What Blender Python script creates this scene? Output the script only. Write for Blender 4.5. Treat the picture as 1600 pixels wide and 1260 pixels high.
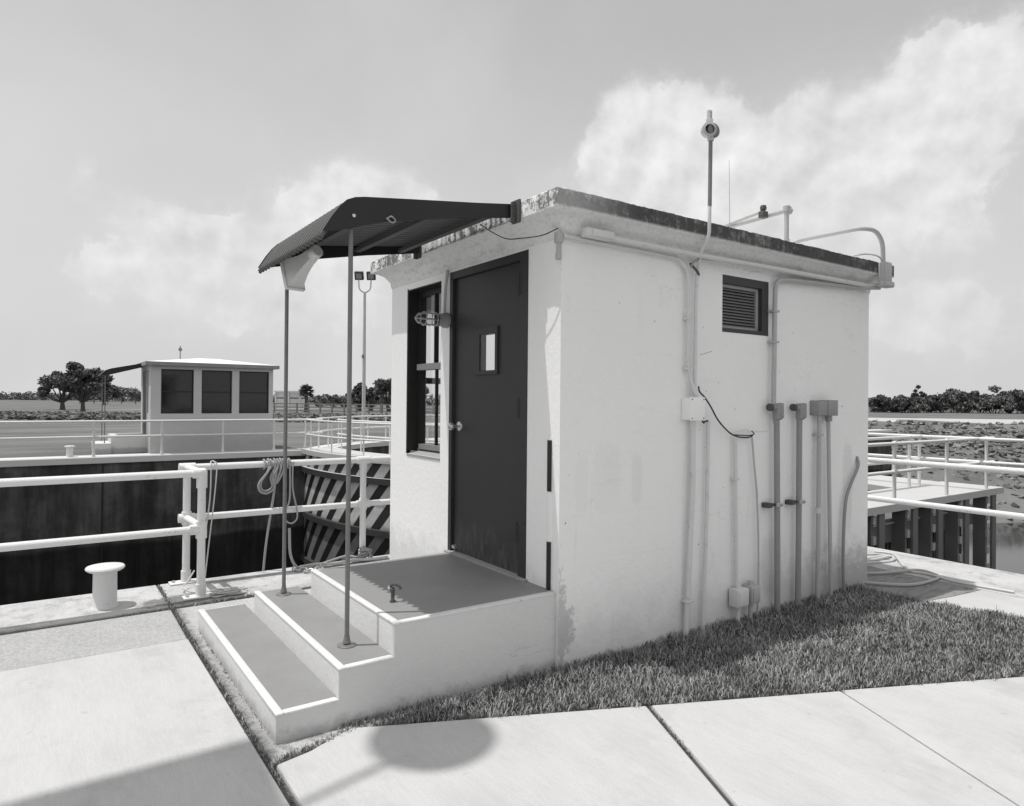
import bpy, bmesh, math, random
import numpy as np
from mathutils import Vector, Matrix
for o in list(bpy.data.objects): bpy.data.objects.remove(o)
R = math.radians
S = bpy.context.scene
# ------------------------------------------------------------------ camera
cam_d = bpy.data.cameras.new("camera"); cam = bpy.data.objects.new("camera", cam_d)
S.collection.objects.link(cam); S.camera = cam
YAW, PITCH, ROLL = 0.6056, 0.0047, -0.0089
cam_d.sensor_width = 36; cam_d.lens = 36*1066.76/1600
cam_d.shift_x = -0.0005; cam_d.shift_y = -0.00594
cam_d.clip_start = .05; cam_d.clip_end = 5000
cam.matrix_world = (Matrix.Translation((-2.3792, -2.9704, 1.07)) @ Matrix.Rotation(-YAW, 4, 'Z')
                    @ Matrix.Rotation(math.pi/2+PITCH, 4, 'X') @ Matrix.Rotation(-ROLL, 4, 'Z'))
# ------------------------------------------------------------------ sky
SUN = Vector((-.262, .135, 1)).normalized()
EL = math.asin(SUN.z); AZ = math.atan2(SUN.x, SUN.y)
W = bpy.data.worlds.new("World"); S.world = W; W.use_nodes = True
wt = W.node_tree; wt.nodes.clear()
class NT:
    def __init__(s, t): s.t = t
    def n(s, typ, **kw):
        n = s.t.nodes.new(typ)
        for k, v in kw.items():
            if k[0] == 'i' and k[1:].isdigit(): s.put(n.inputs[int(k[1:])], v)
            elif k.startswith('_'): s.put(n.inputs[k[1:].replace('_', ' ')], v)
            else: setattr(n, k, v)
        return n
    def put(s, i, v):
        if isinstance(v, bpy.types.NodeSocket): s.t.links.new(v, i)
        else: i.default_value = v
    def m(s, op, a, b=0., c=0.):
        n = s.n('ShaderNodeMath', operation=op, i0=a, i1=b)
        if op in ('MULTIPLY_ADD', 'SMOOTH_MIN'): s.put(n.inputs[2], c)
        return n.outputs[0]
    def ramp(s, f, a, b, c=0., d=1., t='SMOOTHSTEP'):
        n = s.n('ShaderNodeMapRange', interpolation_type=t, i0=f, i1=a, i2=b, i3=c, i4=d)
        return n.outputs[0]
    def noise(s, vec, sc, det=4, rough=.5, out=0, dist=0.):
        n = s.n('ShaderNodeTexNoise', _Vector=vec, _Scale=sc, _Detail=det, _Roughness=rough, _Distortion=dist)
        return n.outputs[out]
    def mix(s, f, a, b):
        n = s.n('ShaderNodeMix', data_type='FLOAT', i0=f, i2=a, i3=b); return n.outputs[0]
w = NT(wt)
sky = w.n('ShaderNodeTexSky', sky_type='NISHITA', sun_disc=False, sun_elevation=EL, sun_rotation=AZ, dust_density=2.5)
skybw = w.n('ShaderNodeSeparateColor', i0=sky.outputs[0]).outputs[2]   # blue-sensitive monochrome film
tc = w.n('ShaderNodeTexCoord').outputs['Generated']
xyz = w.n('ShaderNodeSeparateXYZ', i0=tc)
az = w.m('MULTIPLY', w.m('ARCTAN2', xyz.outputs[0], xyz.outputs[1]), 57.29578)
el = w.m('MULTIPLY', w.m('ARCSINE', xyz.outputs[2]), 57.29578)
n1 = w.noise(tc, 9, 8, .6); n2 = w.noise(tc, 30, 6, .6); n3 = w.noise(tc, 4, 4, .5)
azw = w.m('ADD', az, w.m('MULTIPLY', w.m('SUBTRACT', w.noise(tc, 14, 5, .6), .5), 9.))
elw = w.m('ADD', el, w.m('MULTIPLY', w.m('SUBTRACT', n1, .5), 5.))
CL = [(21.1,16.7,2.3,1.6,1.0),(18.6,14.3,3.7,2.0,1.0),(23.4,14.3,3.6,2.2,0.9),(8.5,10.5,2.6,1.9,1.0),(11.4,11.2,3.2,1.5,1.0),(5.4,9.3,2.5,1.3,0.8),(15.1,10.0,5.2,2.5,0.8),(9.6,7.3,7.5,2.4,0.5),(20.0,7.6,6.0,3.1,0.5),(26.3,16.4,2.1,1.1,0.6),(5.0,13.6,2.4,0.9,0.5),(2.4,15.8,1.3,1.5,0.45),
 (46.5,22.9,2.6,2.0,1.0),(44.4,20.3,2.9,2.3,1.0),(48.6,21.1,3.0,2.3,1.0),(51.1,21.3,2.5,1.8,0.9),(45.4,17.1,4.1,2.9,0.8),(54.5,19.1,3.8,2.0,0.8),(57.7,18.9,2.7,1.4,1.0),(61.3,20.3,2.6,1.6,1.0),(64.2,21.0,2.4,1.8,1.0),(66.6,22.1,2.3,2.0,1.1),(70.0,22.1,2.9,2.3,1.0),(64.2,17.3,4.5,2.6,1.0),(55.4,15.3,7.5,3.3,0.7),(65.4,13.6,4.8,3.1,0.6),(66.5,7.0,2.3,1.2,1.0),(48.5,15.4,3.0,1.3,0.8),(41.8,21.6,1.2,1.8,0.45),(68.0,5.3,3.8,1.8,0.7)]
tot = None
for a, e, ra, re, am in CL:
    dx = w.m('DIVIDE', w.m('SUBTRACT', azw, a), ra*1.15); dy = w.m('DIVIDE', w.m('SUBTRACT', elw, e), re*1.15)
    d = w.m('ADD', w.m('MULTIPLY', dx, dx), w.m('MULTIPLY', dy, dy))
    g = w.m('MULTIPLY', w.m('EXPONENT', w.m('MULTIPLY', d, -.8)), am)
    tot = g if tot is None else w.m('MAXIMUM', tot, w.m('SMOOTH_MIN', w.m('ADD', tot, g), 1.3, .2))
bil = w.m('SUBTRACT', 1., w.m('MULTIPLY', w.m('ABSOLUTE', w.m('SUBTRACT', w.noise(tc, 22, 7, .62), .5)), 5.))
fld = w.m('ADD', w.m('ADD', tot, w.m('MULTIPLY', w.m('SUBTRACT', n2, .5), .7)), w.m('MULTIPLY', bil, .10))
soft = w.ramp(fld, .20, 1.05); crisp = w.ramp(fld, .42, .66)
lowc = w.ramp(w.noise(tc, 7, 3, .5), .44, .60)
dens = w.m('MULTIPLY', w.mix(lowc, w.m('MULTIPLY', soft, .9), w.m('MAXIMUM', crisp, soft)), w.ramp(elw, 4., 17., .38, 1., 'LINEAR'))
# unseen bright cumulus behind, beside and above the camera, added as fill light
back = w.ramp(w.m('ABSOLUTE', w.m('SUBTRACT', az, 35.)), 48., 80.)
high = w.ramp(el, 32., 50.)
other = w.m('MAXIMUM', back, high)
bc = w.m('MULTIPLY', w.ramp(w.noise(tc, 2.6, 6, .6), .38, .55), other)
haze = w.ramp(el, 0., 28., .85, .25, 'LINEAR')
wisp = w.m('MULTIPLY', w.ramp(n3, .4, .75), .22)
base = w.m('MULTIPLY', skybw, SKY_K := 0.112)
base = w.mix(w.m('MINIMUM', w.m('ADD', haze, wisp), 1.), base, .69)
up_ = w.n('ShaderNodeVectorMath', operation='ADD', i0=tc, i1=(-.010, .004, .016)).outputs[0]
relief = w.m('SUBTRACT', w.noise(tc, 17, 4, .5), w.noise(up_, 17, 4, .5))
cl_b = w.m('ADD', w.m('ADD', .71, w.m('MULTIPLY', w.ramp(n1, .35, .7), .08)), w.m('MULTIPLY', relief, .5))
colr = w.mix(dens, base, cl_b)
colr = w.mix(bc, colr, .72)
cmb = w.n('ShaderNodeCombineColor', i0=colr, i1=colr, i2=colr).outputs[0]
BG_STRENGTH = .10
bg = w.n('ShaderNodeBackground', i0=w.n('ShaderNodeVectorMath', operation='SCALE', i0=cmb, _Scale=1/BG_STRENGTH).outputs[0], i1=BG_STRENGTH)
wo = w.n('ShaderNodeOutputWorld'); wt.links.new(bg.outputs[0], wo.inputs[0])
# ------------------------------------------------------------------ sun
sd = bpy.data.lights.new("sun", 'SUN'); so = bpy.data.objects.new("sun", sd); S.collection.objects.link(so)
sd.energy = 3.0; sd.angle = R(.5); sd.color = (1, .985, .96)
so.rotation_euler = SUN.to_track_quat('Z', 'Y').to_euler(); so.location = SUN*50
S.view_settings.view_transform = 'Standard'; S.view_settings.look = 'None'
S.view_settings.exposure = 0.08; S.view_settings.gamma = 1
S.view_settings.use_curve_mapping = False
# ------------------------------------------------------------------ materials
MATS = {}
def mat(name, v, rough=.7, spec=.3, var=0., vsc=3., fine=0., fsc=60., bump=0., bsc=40., metal=0., extra=None, spots=0., ssc=8.):
    if name in MATS: return MATS[name]
    m = bpy.data.materials.new(name); m.use_nodes = True; t = NT(m.node_tree)
    b = m.node_tree.nodes['Principled BSDF']; MATS[name] = m
    geo = t.n('ShaderNodeNewGeometry'); P = geo.outputs['Position']
    c = v
    if var: c = t.m('ADD', c, t.m('MULTIPLY', t.m('SUBTRACT', t.noise(P, vsc, 5, .6), .5), var*2))
    if fine: c = t.m('ADD', c, t.m('MULTIPLY', t.m('SUBTRACT', t.noise(P, fsc, 3, .7), .5), fine*2))
    if spots:
        c = t.m('MULTIPLY', c, t.ramp(t.noise(P, ssc, 6, .65), .60, .72, 1., 1-spots))
    if extra: c = extra(t, P, geo, c)
    c = t.m('MAXIMUM', c, .008)
    col = t.n('ShaderNodeCombineColor', i0=c, i1=c, i2=c).outputs[0]
    t.put(b.inputs['Base Color'], col); b.inputs['Roughness'].default_value = rough
    b.inputs['Specular IOR Level'].default_value = spec; b.inputs['Metallic'].default_value = metal
    if bump:
        bn = t.n('ShaderNodeBump', _Strength=min(1, bump), _Distance=.004*max(1, bump), _Height=t.noise(P, bsc, 5, .65))
        t.put(b.inputs['Normal'], bn.outputs[0])
    return m
def sep(t, P): return t.n('ShaderNodeSeparateXYZ', i0=P).outputs
def sc(t, P, x, y, z): return t.n('ShaderNodeVectorMath', operation='MULTIPLY', i0=P, i1=(x, y, z)).outputs[0]
def wall_x(t, P, g, c):
    s = sep(t, P)
    n = t.noise(P, 5, 6, .65)
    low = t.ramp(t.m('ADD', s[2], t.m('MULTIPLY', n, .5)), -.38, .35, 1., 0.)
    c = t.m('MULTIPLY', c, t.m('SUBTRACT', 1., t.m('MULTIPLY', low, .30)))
    ck = t.m('ABSOLUTE', t.m('SUBTRACT', t.noise(sc(t, P, .7, .7, 1.3), 2.1, 7, .62), .52))
    c = t.m('MULTIPLY', c, t.m('SUBTRACT', 1., t.m('MULTIPLY', t.ramp(ck, 0., .0035, .20, 0.), t.ramp(t.noise(P, 1.4, 3, .5), .52, .6))))
    # long vertical rain streaks
    st = t.noise(sc(t, P, 9, 9, .7), 1.5, 5, .6)
    c = t.m('MULTIPLY', c, t.ramp(st, .60, .78, 1., .93))
    # blotchy grime at the far right base and two faded plaster patches
    gr = t.m('MULTIPLY', t.ramp(t.m('ADD', s[2], t.m('MULTIPLY', t.noise(P, 11, 6, .75), .9)), .15, .50, 1., 0.), t.ramp(s[0], 1.5, 2.9))
    c = t.m('MULTIPLY', c, t.m('SUBTRACT', 1., t.m('MULTIPLY', gr, .38)))
    for (xa, za, wx_, wz_, am) in ((.36, .62, .10, .20, .035), (.60, .60, .045, .16, .06), (.16, .60, .05, .17, .03), (2.55, .3, .12, .5, .10), (1.05, .15, .05, .7, .09), (1.95, -.1, .12, .22, .14), (2.95, .40, .07, .35, .12)):
        e1 = t.m('POWER', t.m('ABSOLUTE', t.m('DIVIDE', t.m('SUBTRACT', s[0], xa), wx_)), 4.); e2 = t.m('POWER', t.m('ABSOLUTE', t.m('DIVIDE', t.m('SUBTRACT', s[2], za), wz_)), 4.)
        e = t.m('ADD', t.m('ADD', e1, e2), t.m('MULTIPLY', t.m('SUBTRACT', t.noise(P, 17, 6, .75), .5), 3.5))
        c = t.m('MULTIPLY', c, t.ramp(e, .2, 1.6, 1-am, 1.))
    c = t.m('MULTIPLY', c, t.ramp(t.noise(sc(t, P, 1.2, 1.2, 7), 3., 6, .7), .56, .70, 1., .955))   # trowel drag lines
    c = t.m('MULTIPLY', c, t.ramp(t.noise(P, 70, 4, .7), .60, .70, 1., .93))
    # peeling stain next to the corner by the steps
    dx = t.m('DIVIDE', t.m('SUBTRACT', s[0], .02), .045); dz = t.m('DIVIDE', t.m('ADD', s[2], .2), .33)
    dd = t.m('ADD', t.m('MULTIPLY', dx, dx), t.m('MULTIPLY', dz, dz))
    dz2 = t.m('DIVIDE', t.m('ADD', s[2], .22), .15); dx2 = t.m('DIVIDE', t.m('SUBTRACT', s[0], .05), .075)
    dd = t.m('MINIMUM', dd, t.m('ADD', t.m('MULTIPLY', dx2, dx2), t.m('MULTIPLY', dz2, dz2)))
    k = t.m('MULTIPLY', t.ramp(t.m('ADD', dd, t.m('MULTIPLY', t.m('SUBTRACT', t.noise(P, 12, 7, .8), .5), 7.)), .3, 1.0, 1., 0.), t.ramp(s[1], -.01, .02, 1., 0.))
    c = t.m('MULTIPLY', c, t.m('SUBTRACT', 1., t.m('MULTIPLY', k, .46)))
    # small paint chips, dark holes
    c = t.m('MULTIPLY', c, t.ramp(t.noise(P, 33, 2, .4), .755, .78, 1., .35))
    return c
def fascia_x(t, P, g, c):
    N = sep(t, g.outputs['Normal']); s = sep(t, P)
    st = t.noise(sc(t, P, 22, 22, 2.2), 1., 6, .7); bl = t.noise(P, 26, 5, .7)
    big = t.noise(P, 2.2, 4, .6)
    a = t.m('ADD', t.m('MULTIPLY', st, .34), t.m('MULTIPLY', bl, .46)); a = t.m('ADD', a, t.m('MULTIPLY', big, .35))
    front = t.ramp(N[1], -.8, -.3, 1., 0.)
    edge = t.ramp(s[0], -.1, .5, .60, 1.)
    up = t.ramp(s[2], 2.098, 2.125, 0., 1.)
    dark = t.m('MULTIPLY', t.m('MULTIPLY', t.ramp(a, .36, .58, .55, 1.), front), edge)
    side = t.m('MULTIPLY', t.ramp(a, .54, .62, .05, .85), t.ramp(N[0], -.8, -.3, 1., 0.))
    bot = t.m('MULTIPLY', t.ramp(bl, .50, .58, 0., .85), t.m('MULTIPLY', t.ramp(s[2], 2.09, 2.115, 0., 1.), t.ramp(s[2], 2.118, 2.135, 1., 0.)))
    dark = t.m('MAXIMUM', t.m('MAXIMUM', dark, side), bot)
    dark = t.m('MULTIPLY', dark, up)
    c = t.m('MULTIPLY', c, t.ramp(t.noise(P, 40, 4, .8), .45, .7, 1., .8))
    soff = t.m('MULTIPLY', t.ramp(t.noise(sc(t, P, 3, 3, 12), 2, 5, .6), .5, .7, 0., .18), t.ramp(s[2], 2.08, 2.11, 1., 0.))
    return t.m('MULTIPLY', c, t.m('SUBTRACT', 1., t.m('ADD', t.m('MULTIPLY', dark, .90), soff)))
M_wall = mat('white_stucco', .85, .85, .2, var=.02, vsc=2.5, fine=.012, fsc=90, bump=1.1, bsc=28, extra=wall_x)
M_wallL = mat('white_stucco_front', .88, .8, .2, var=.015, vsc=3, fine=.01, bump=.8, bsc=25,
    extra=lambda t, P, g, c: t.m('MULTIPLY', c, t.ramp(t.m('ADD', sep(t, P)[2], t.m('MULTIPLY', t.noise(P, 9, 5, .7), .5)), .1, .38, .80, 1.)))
M_roof = mat('weathered_roof_concrete', .80, .9, .2, var=.03, bump=1., bsc=50, extra=fascia_x)
M_dark = mat('dark_door_paint', .036, .5, .4, var=.006, vsc=2, bump=.12, bsc=120)
def door_x(t, P, g, c):
    s = sep(t, P)
    k = t.m('MULTIPLY', t.ramp(t.m('ADD', s[2], t.m('MULTIPLY', t.noise(P, 9, 6, .7), .4)), .25, .5, 1., 0.), t.ramp(t.noise(sc(t, P, 1, 14, 4), 2, 5, .7), .35, .7))
    return t.m('ADD', c, t.m('MULTIPLY', k, .05))
M_door = mat('worn_door_paint', .038, .5, .4, var=.008, vsc=2, bump=.12, bsc=120, extra=door_x)
M_black = mat('black_iron', .02, .5, .4)
M_canopy = mat('dark_canopy_sheet', .018, .5, .4, var=.006, vsc=4)
M_canopy_u = mat('canopy_ribbed_sheet', .10, .45, .5, var=.01, vsc=6)
M_canopy_top = mat('canopy_faded_sheet', .12, .5, .4, var=.02, vsc=6)
M_pole = mat('grey_pole_metal', .17, .45, .5, var=.03, vsc=20, fine=.03)
def steps_x(t, P, g, c):
    s = sep(t, P)
    k = t.m('MULTIPLY', t.ramp(t.m('ADD', s[2], t.m('MULTIPLY', t.noise(P, 12, 6, .7), .16)), -.34, -.27, 1., 0.), .30)
    c = t.m('MULTIPLY', c, t.m('SUBTRACT', 1., k))
    cr = t.m('ABSOLUTE', t.m('SUBTRACT', t.noise(sc(t, P, .5, .5, 3.2), 1.3, 6, .6), .5))
    msk = t.ramp(t.noise(P, 2.1, 3, .5), .48, .55)
    return t.m('MULTIPLY', c, t.m('SUBTRACT', 1., t.m('MULTIPLY', t.ramp(cr, 0., .006, .22, 0.), msk)))
M_step = mat('painted_step_concrete', .62, .7, .3, var=.02, vsc=5, fine=.015, bump=1.2, bsc=18, extra=steps_x)
M_nose = mat('pale_step_nosing', .66, .7, .25, var=.05, vsc=14, bump=.8, bsc=60, spots=.35, ssc=26)
M_tread = mat('grey_tread_paint', .25, .6, .25, var=.04, vsc=4, fine=.01, fsc=40, bump=.5, bsc=50,
    extra=lambda t, P, g, c: t.m('ADD', c, t.m('MULTIPLY', t.ramp(t.noise(sc(t, P, 5, 12, 5), 1.6, 6, .7), .62, .75), .06)))
def conc_x(amt, scale):
    def f(t, P, g, c):
        c = t.m('MULTIPLY', c, t.ramp(t.noise(P, scale, 6, .7), .48, .68, 1.02, 1-amt))
        c = t.m('MULTIPLY', c, t.ramp(t.noise(sc(t, P, 1.2, .35, 1), 3., 6, .7), .4, .7, 1.02, 1-amt*.8))
        return t.m('MULTIPLY', c, t.ramp(t.noise(P, 14, 3, .5), .70, .74, 1., .86))
    return f
def walk_x(t, P, g, c):
    c = conc_x(.10, 1.7)(t, P, g, c)
    c = t.m('MULTIPLY', c, t.ramp(t.noise(P, 300, 2, .6), .3, .7, .95, 1.05))            # fine sandy grain
    c = t.m('MULTIPLY', c, t.ramp(t.noise(sc(t, P, 30, 2.5, 1), 4, 4, .6), .35, .65, .975, 1.02))   # broom strokes
    s = sep(t, P)
    vo = t.n('ShaderNodeTexVoronoi', _Vector=P, _Scale=11.)
    reg = t.ramp(t.noise(P, 1.1, 3, .5), .50, .60)
    drop = t.m('MULTIPLY', t.ramp(t.m('ADD', vo.outputs[0], t.m('MULTIPLY', t.noise(P, 40, 3, .6), .25)), .20, .34, 1., 0.), reg)
    return t.m('MULTIPLY', c, t.m('SUBTRACT', 1., t.m('MULTIPLY', drop, .10)))
M_conc = mat('pale_sidewalk_concrete', .50, .9, .2, var=.02, vsc=1.4, fine=.02, fsc=120, bump=.8, bsc=140, extra=walk_x)
def cop_x(t, P, g, c):
    s = sep(t, P); c = conc_x(.3, 6)(t, P, g, c)
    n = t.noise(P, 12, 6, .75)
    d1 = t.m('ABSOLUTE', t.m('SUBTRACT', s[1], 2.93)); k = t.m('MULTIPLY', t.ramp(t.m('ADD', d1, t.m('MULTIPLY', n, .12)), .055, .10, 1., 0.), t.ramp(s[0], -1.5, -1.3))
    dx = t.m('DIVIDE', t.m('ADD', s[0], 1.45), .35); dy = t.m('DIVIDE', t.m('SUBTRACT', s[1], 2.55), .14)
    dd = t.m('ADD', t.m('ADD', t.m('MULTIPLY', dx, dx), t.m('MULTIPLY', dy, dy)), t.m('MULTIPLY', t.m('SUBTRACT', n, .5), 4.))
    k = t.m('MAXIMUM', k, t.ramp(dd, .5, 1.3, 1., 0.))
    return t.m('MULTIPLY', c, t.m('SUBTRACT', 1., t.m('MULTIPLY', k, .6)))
M_cop = mat('coping_concrete', .50, .9, .2, var=.05, vsc=5, fine=.12, fsc=60, bump=1.3, bsc=80, extra=cop_x)
M_agg = mat('exposed_aggregate', .42, .9, .2, var=.05, vsc=6, fine=.22, fsc=60, bump=2.5, bsc=70, spots=.3, ssc=24)
def dirty_x(t, P, g, c):
    s = sep(t, P); n = t.noise(P, 16, 6, .75)
    k = t.ramp(t.m('ADD', s[0], t.m('MULTIPLY', n, .16)), -1.53, -1.42, 1., 0.)
    k2 = t.m('MULTIPLY', t.ramp(n, .42, .56), t.ramp(s[1], .7, 1.9, 1., .35))
    c = t.m('MULTIPLY', c, t.m('SUBTRACT', 1., t.m('MULTIPLY', t.m('MAXIMUM', k, t.m('MULTIPLY', k2, .55)), .75)))
    return t.m('MULTIPLY', c, t.ramp(t.noise(P, 60, 3, .7), .56, .64, 1., .55))
M_dirty = mat('dirty_concrete_strip', .52, .95, .15, var=.10, vsc=8, fine=.20, fsc=60, bump=2., bsc=70, extra=dirty_x)
M_worn = mat('worn_dark_concrete', .24, .9, .2, var=.05, vsc=3, fine=.02, bump=1., bsc=60,
    extra=lambda t, P, g, c: t.m('MULTIPLY', c, t.ramp(t.noise(sc(t, P, 3, 12, 1), 2.2, 6, .7), .5, .6, 1., .7)))
M_soil = mat('dark_soil', .06, 1, .1, var=.03, vsc=20, bump=1.5, bsc=60)
M_asph = mat('asphalt_joint_filler', .075, .9, .2, fine=.05, fsc=120, bump=1.5, bsc=120)
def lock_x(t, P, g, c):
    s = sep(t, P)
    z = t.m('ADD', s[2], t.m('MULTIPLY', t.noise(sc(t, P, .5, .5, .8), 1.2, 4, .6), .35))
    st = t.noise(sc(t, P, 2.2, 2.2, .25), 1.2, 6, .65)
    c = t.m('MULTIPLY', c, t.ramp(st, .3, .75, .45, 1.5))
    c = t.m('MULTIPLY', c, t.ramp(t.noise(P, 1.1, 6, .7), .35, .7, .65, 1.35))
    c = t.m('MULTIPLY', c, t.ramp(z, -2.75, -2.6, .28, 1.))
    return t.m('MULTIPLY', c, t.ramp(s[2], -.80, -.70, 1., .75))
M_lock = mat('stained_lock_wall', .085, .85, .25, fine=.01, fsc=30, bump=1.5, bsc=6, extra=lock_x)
M_rail = mat('white_rail_paint', .72, .45, .4, var=.03, vsc=12, spots=.35, ssc=30, bump=.3, bsc=60)
M_rail2 = mat('grey_rail_paint', .5, .5, .4, var=.02)
M_pipe = mat('whitewashed_conduit', .62, .55, .35, var=.05, vsc=12, spots=.3, ssc=14)
M_pipeg = mat('grey_conduit', .27, .5, .45, var=.03, vsc=9, spots=.2, ssc=20)
M_pipem = mat('pale_grey_conduit', .42, .5, .4, var=.04, vsc=9, spots=.25, ssc=20)
M_rust = mat('rusty_clamp', .08, .7, .4, fine=.05, fsc=90, bump=1, bsc=90)
M_cable = mat('black_cable', .03, .5, .4)
M_steel = mat('bright_steel', .6, .3, .5, metal=.8)
M_rope = mat('pale_rope', .60, .9, .1, fine=.2, fsc=220, bump=1.5, bsc=240)
M_rope2 = mat('grey_rope', .38, .9, .1, fine=.15, fsc=220, bump=1.5, bsc=240)
M_hose = mat('pale_hose', .55, .5, .4)
M_chain = mat('galvanised_chain', .45, .4, .5, metal=.4, fine=.1)
M_horn = mat('horn_plastic', .68, .6, .3, var=.04, vsc=10, spots=.25, ssc=30)
M_louver = mat('louver_metal', .20, .5, .4, var=.02, vsc=8)
M_louver_f = mat('louver_frame_metal', .36, .5, .4)
M_sill = mat('weathered_sill', .33, .8, .2, var=.05, vsc=20)
M_sash = mat('sash_metal', .22, .5, .4, fine=.03)
M_grass = mat('grass_blades', .235, .6, .3, extra=lambda t, P, g, c: t.m('MULTIPLY', t.m('MULTIPLY', c, t.ramp(g.outputs['Random Per Island'], 0., 1., .45, 1.75, 'LINEAR')), t.ramp(t.noise(P, 3.5, 4, .6), .35, .65, .75, 1.2)))
M_lawn = mat('far_lawn', .16, .95, .1, var=.05, vsc=.25, fine=.03, fsc=6, bump=1, bsc=5,
    extra=lambda t, P, g, c: t.m('MULTIPLY', c, t.ramp(t.noise(sc(t, P, .3, 1.2, 1), .5, 5, .6), .35, .65, .8, 1.12)))
M_leaf = mat('tree_leaves', .085, .7, .3, extra=lambda t, P, g, c: t.m('MULTIPLY', c, t.ramp(g.outputs['Random Per Island'], 0., 1., .5, 1.9, 'LINEAR')))
M_leaf2 = mat('tree_leaves_pale', .13, .7, .3, extra=lambda t, P, g, c: t.m('MULTIPLY', c, t.ramp(g.outputs['Random Per Island'], 0., 1., .5, 1.9, 'LINEAR')))
M_bark = mat('bark', .10, .9, .1, fine=.03, fsc=9)
M_rock = mat('rubble_stone', .09, .95, .1, extra=lambda t, P, g, c: t.m('MULTIPLY', c, t.ramp(g.outputs['Random Per Island'], 0., 1., .3, 2.4, 'LINEAR')))
M_sand = mat('pale_path', .45, .95, .1, var=.04, vsc=.5)
M_fence = mat('weathered_fence_wood', .22, .9, .1, var=.05, vsc=.3)
M_fenced = mat('dark_fence_wood', .09, .9, .1)
M_gatew = mat('gate_deck_paint', .50, .6, .3, var=.03, vsc=2)
M_gatet = mat('gate_truss_paint', .17, .6, .35, var=.03, vsc=3)
M_gated = mat('gate_skin_dark', .045, .6, .35, var=.02, vsc=3)
M_water = mat('canal_water', .03, .08, .5, bump=.6, bsc=2)
def glass_mat(name, v, tr=1.):
    m = bpy.data.materials.new(name); m.use_nodes = True; nt = m.node_tree; nt.nodes.clear(); t = NT(nt)
    fr = t.n('ShaderNodeFresnel', _IOR=1.5).outputs[0]; fr = t.m('MULTIPLY', fr, t.m('SUBTRACT', 1., t.n('ShaderNodeNewGeometry').outputs['Backfacing']))
    tp = t.n('ShaderNodeBsdfTransparent', _Color=(tr, tr, tr, 1)); gl = t.n('ShaderNodeBsdfGlossy', _Color=(1, 1, 1, 1), _Roughness=.03)
    df = t.n('ShaderNodeBsdfDiffuse', _Color=(v, v, v, 1))
    mx = t.n('ShaderNodeMixShader', i0=.02, i1=tp.outputs[0], i2=df.outputs[0])
    mx2 = t.n('ShaderNodeMixShader', i0=fr, i1=mx.outputs[0], i2=gl.outputs[0])
    o = t.n('ShaderNodeOutputMaterial', i0=mx2.outputs[0]); return m
M_glass = glass_mat('window_glass', .3); M_fglass = mat('dark_opaque_glass', .018, .06, .5, var=.01, vsc=6); M_jar = glass_mat('jar_glass', .8, .8)  # far panes are plain opaque near-black, no curtain behind them
def stripe_mat():
    m = bpy.data.materials.new('striped_gate_skin'); m.use_nodes = True; t = NT(m.node_tree); b = m.node_tree.nodes['Principled BSDF']
    uv = t.n('ShaderNodeUVMap').outputs[0]; s = sep(t, uv); P = t.n('ShaderNodeNewGeometry').outputs['Position']; p = sep(t, P)
    f = t.m('FRACT', t.m('DIVIDE', t.m('ADD', s[0], t.m('MULTIPLY', s[1], -.85)), .70))
    tri = t.m('ABSOLUTE', t.m('SUBTRACT', f, .5))
    k = t.ramp(tri, .235, .25)
    c = t.mix(k, .022, .58)
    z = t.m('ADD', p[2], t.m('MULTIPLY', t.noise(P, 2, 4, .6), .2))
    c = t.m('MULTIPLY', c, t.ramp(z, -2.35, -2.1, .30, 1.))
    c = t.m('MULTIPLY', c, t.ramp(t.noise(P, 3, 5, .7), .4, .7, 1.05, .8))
    col = t.n('ShaderNodeCombineColor', i0=c, i1=c, i2=c).outputs[0]
    t.put(b.inputs['Base Color'], col); b.inputs['Roughness'].default_value = .6
    return m
M_stripe = stripe_mat()
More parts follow.
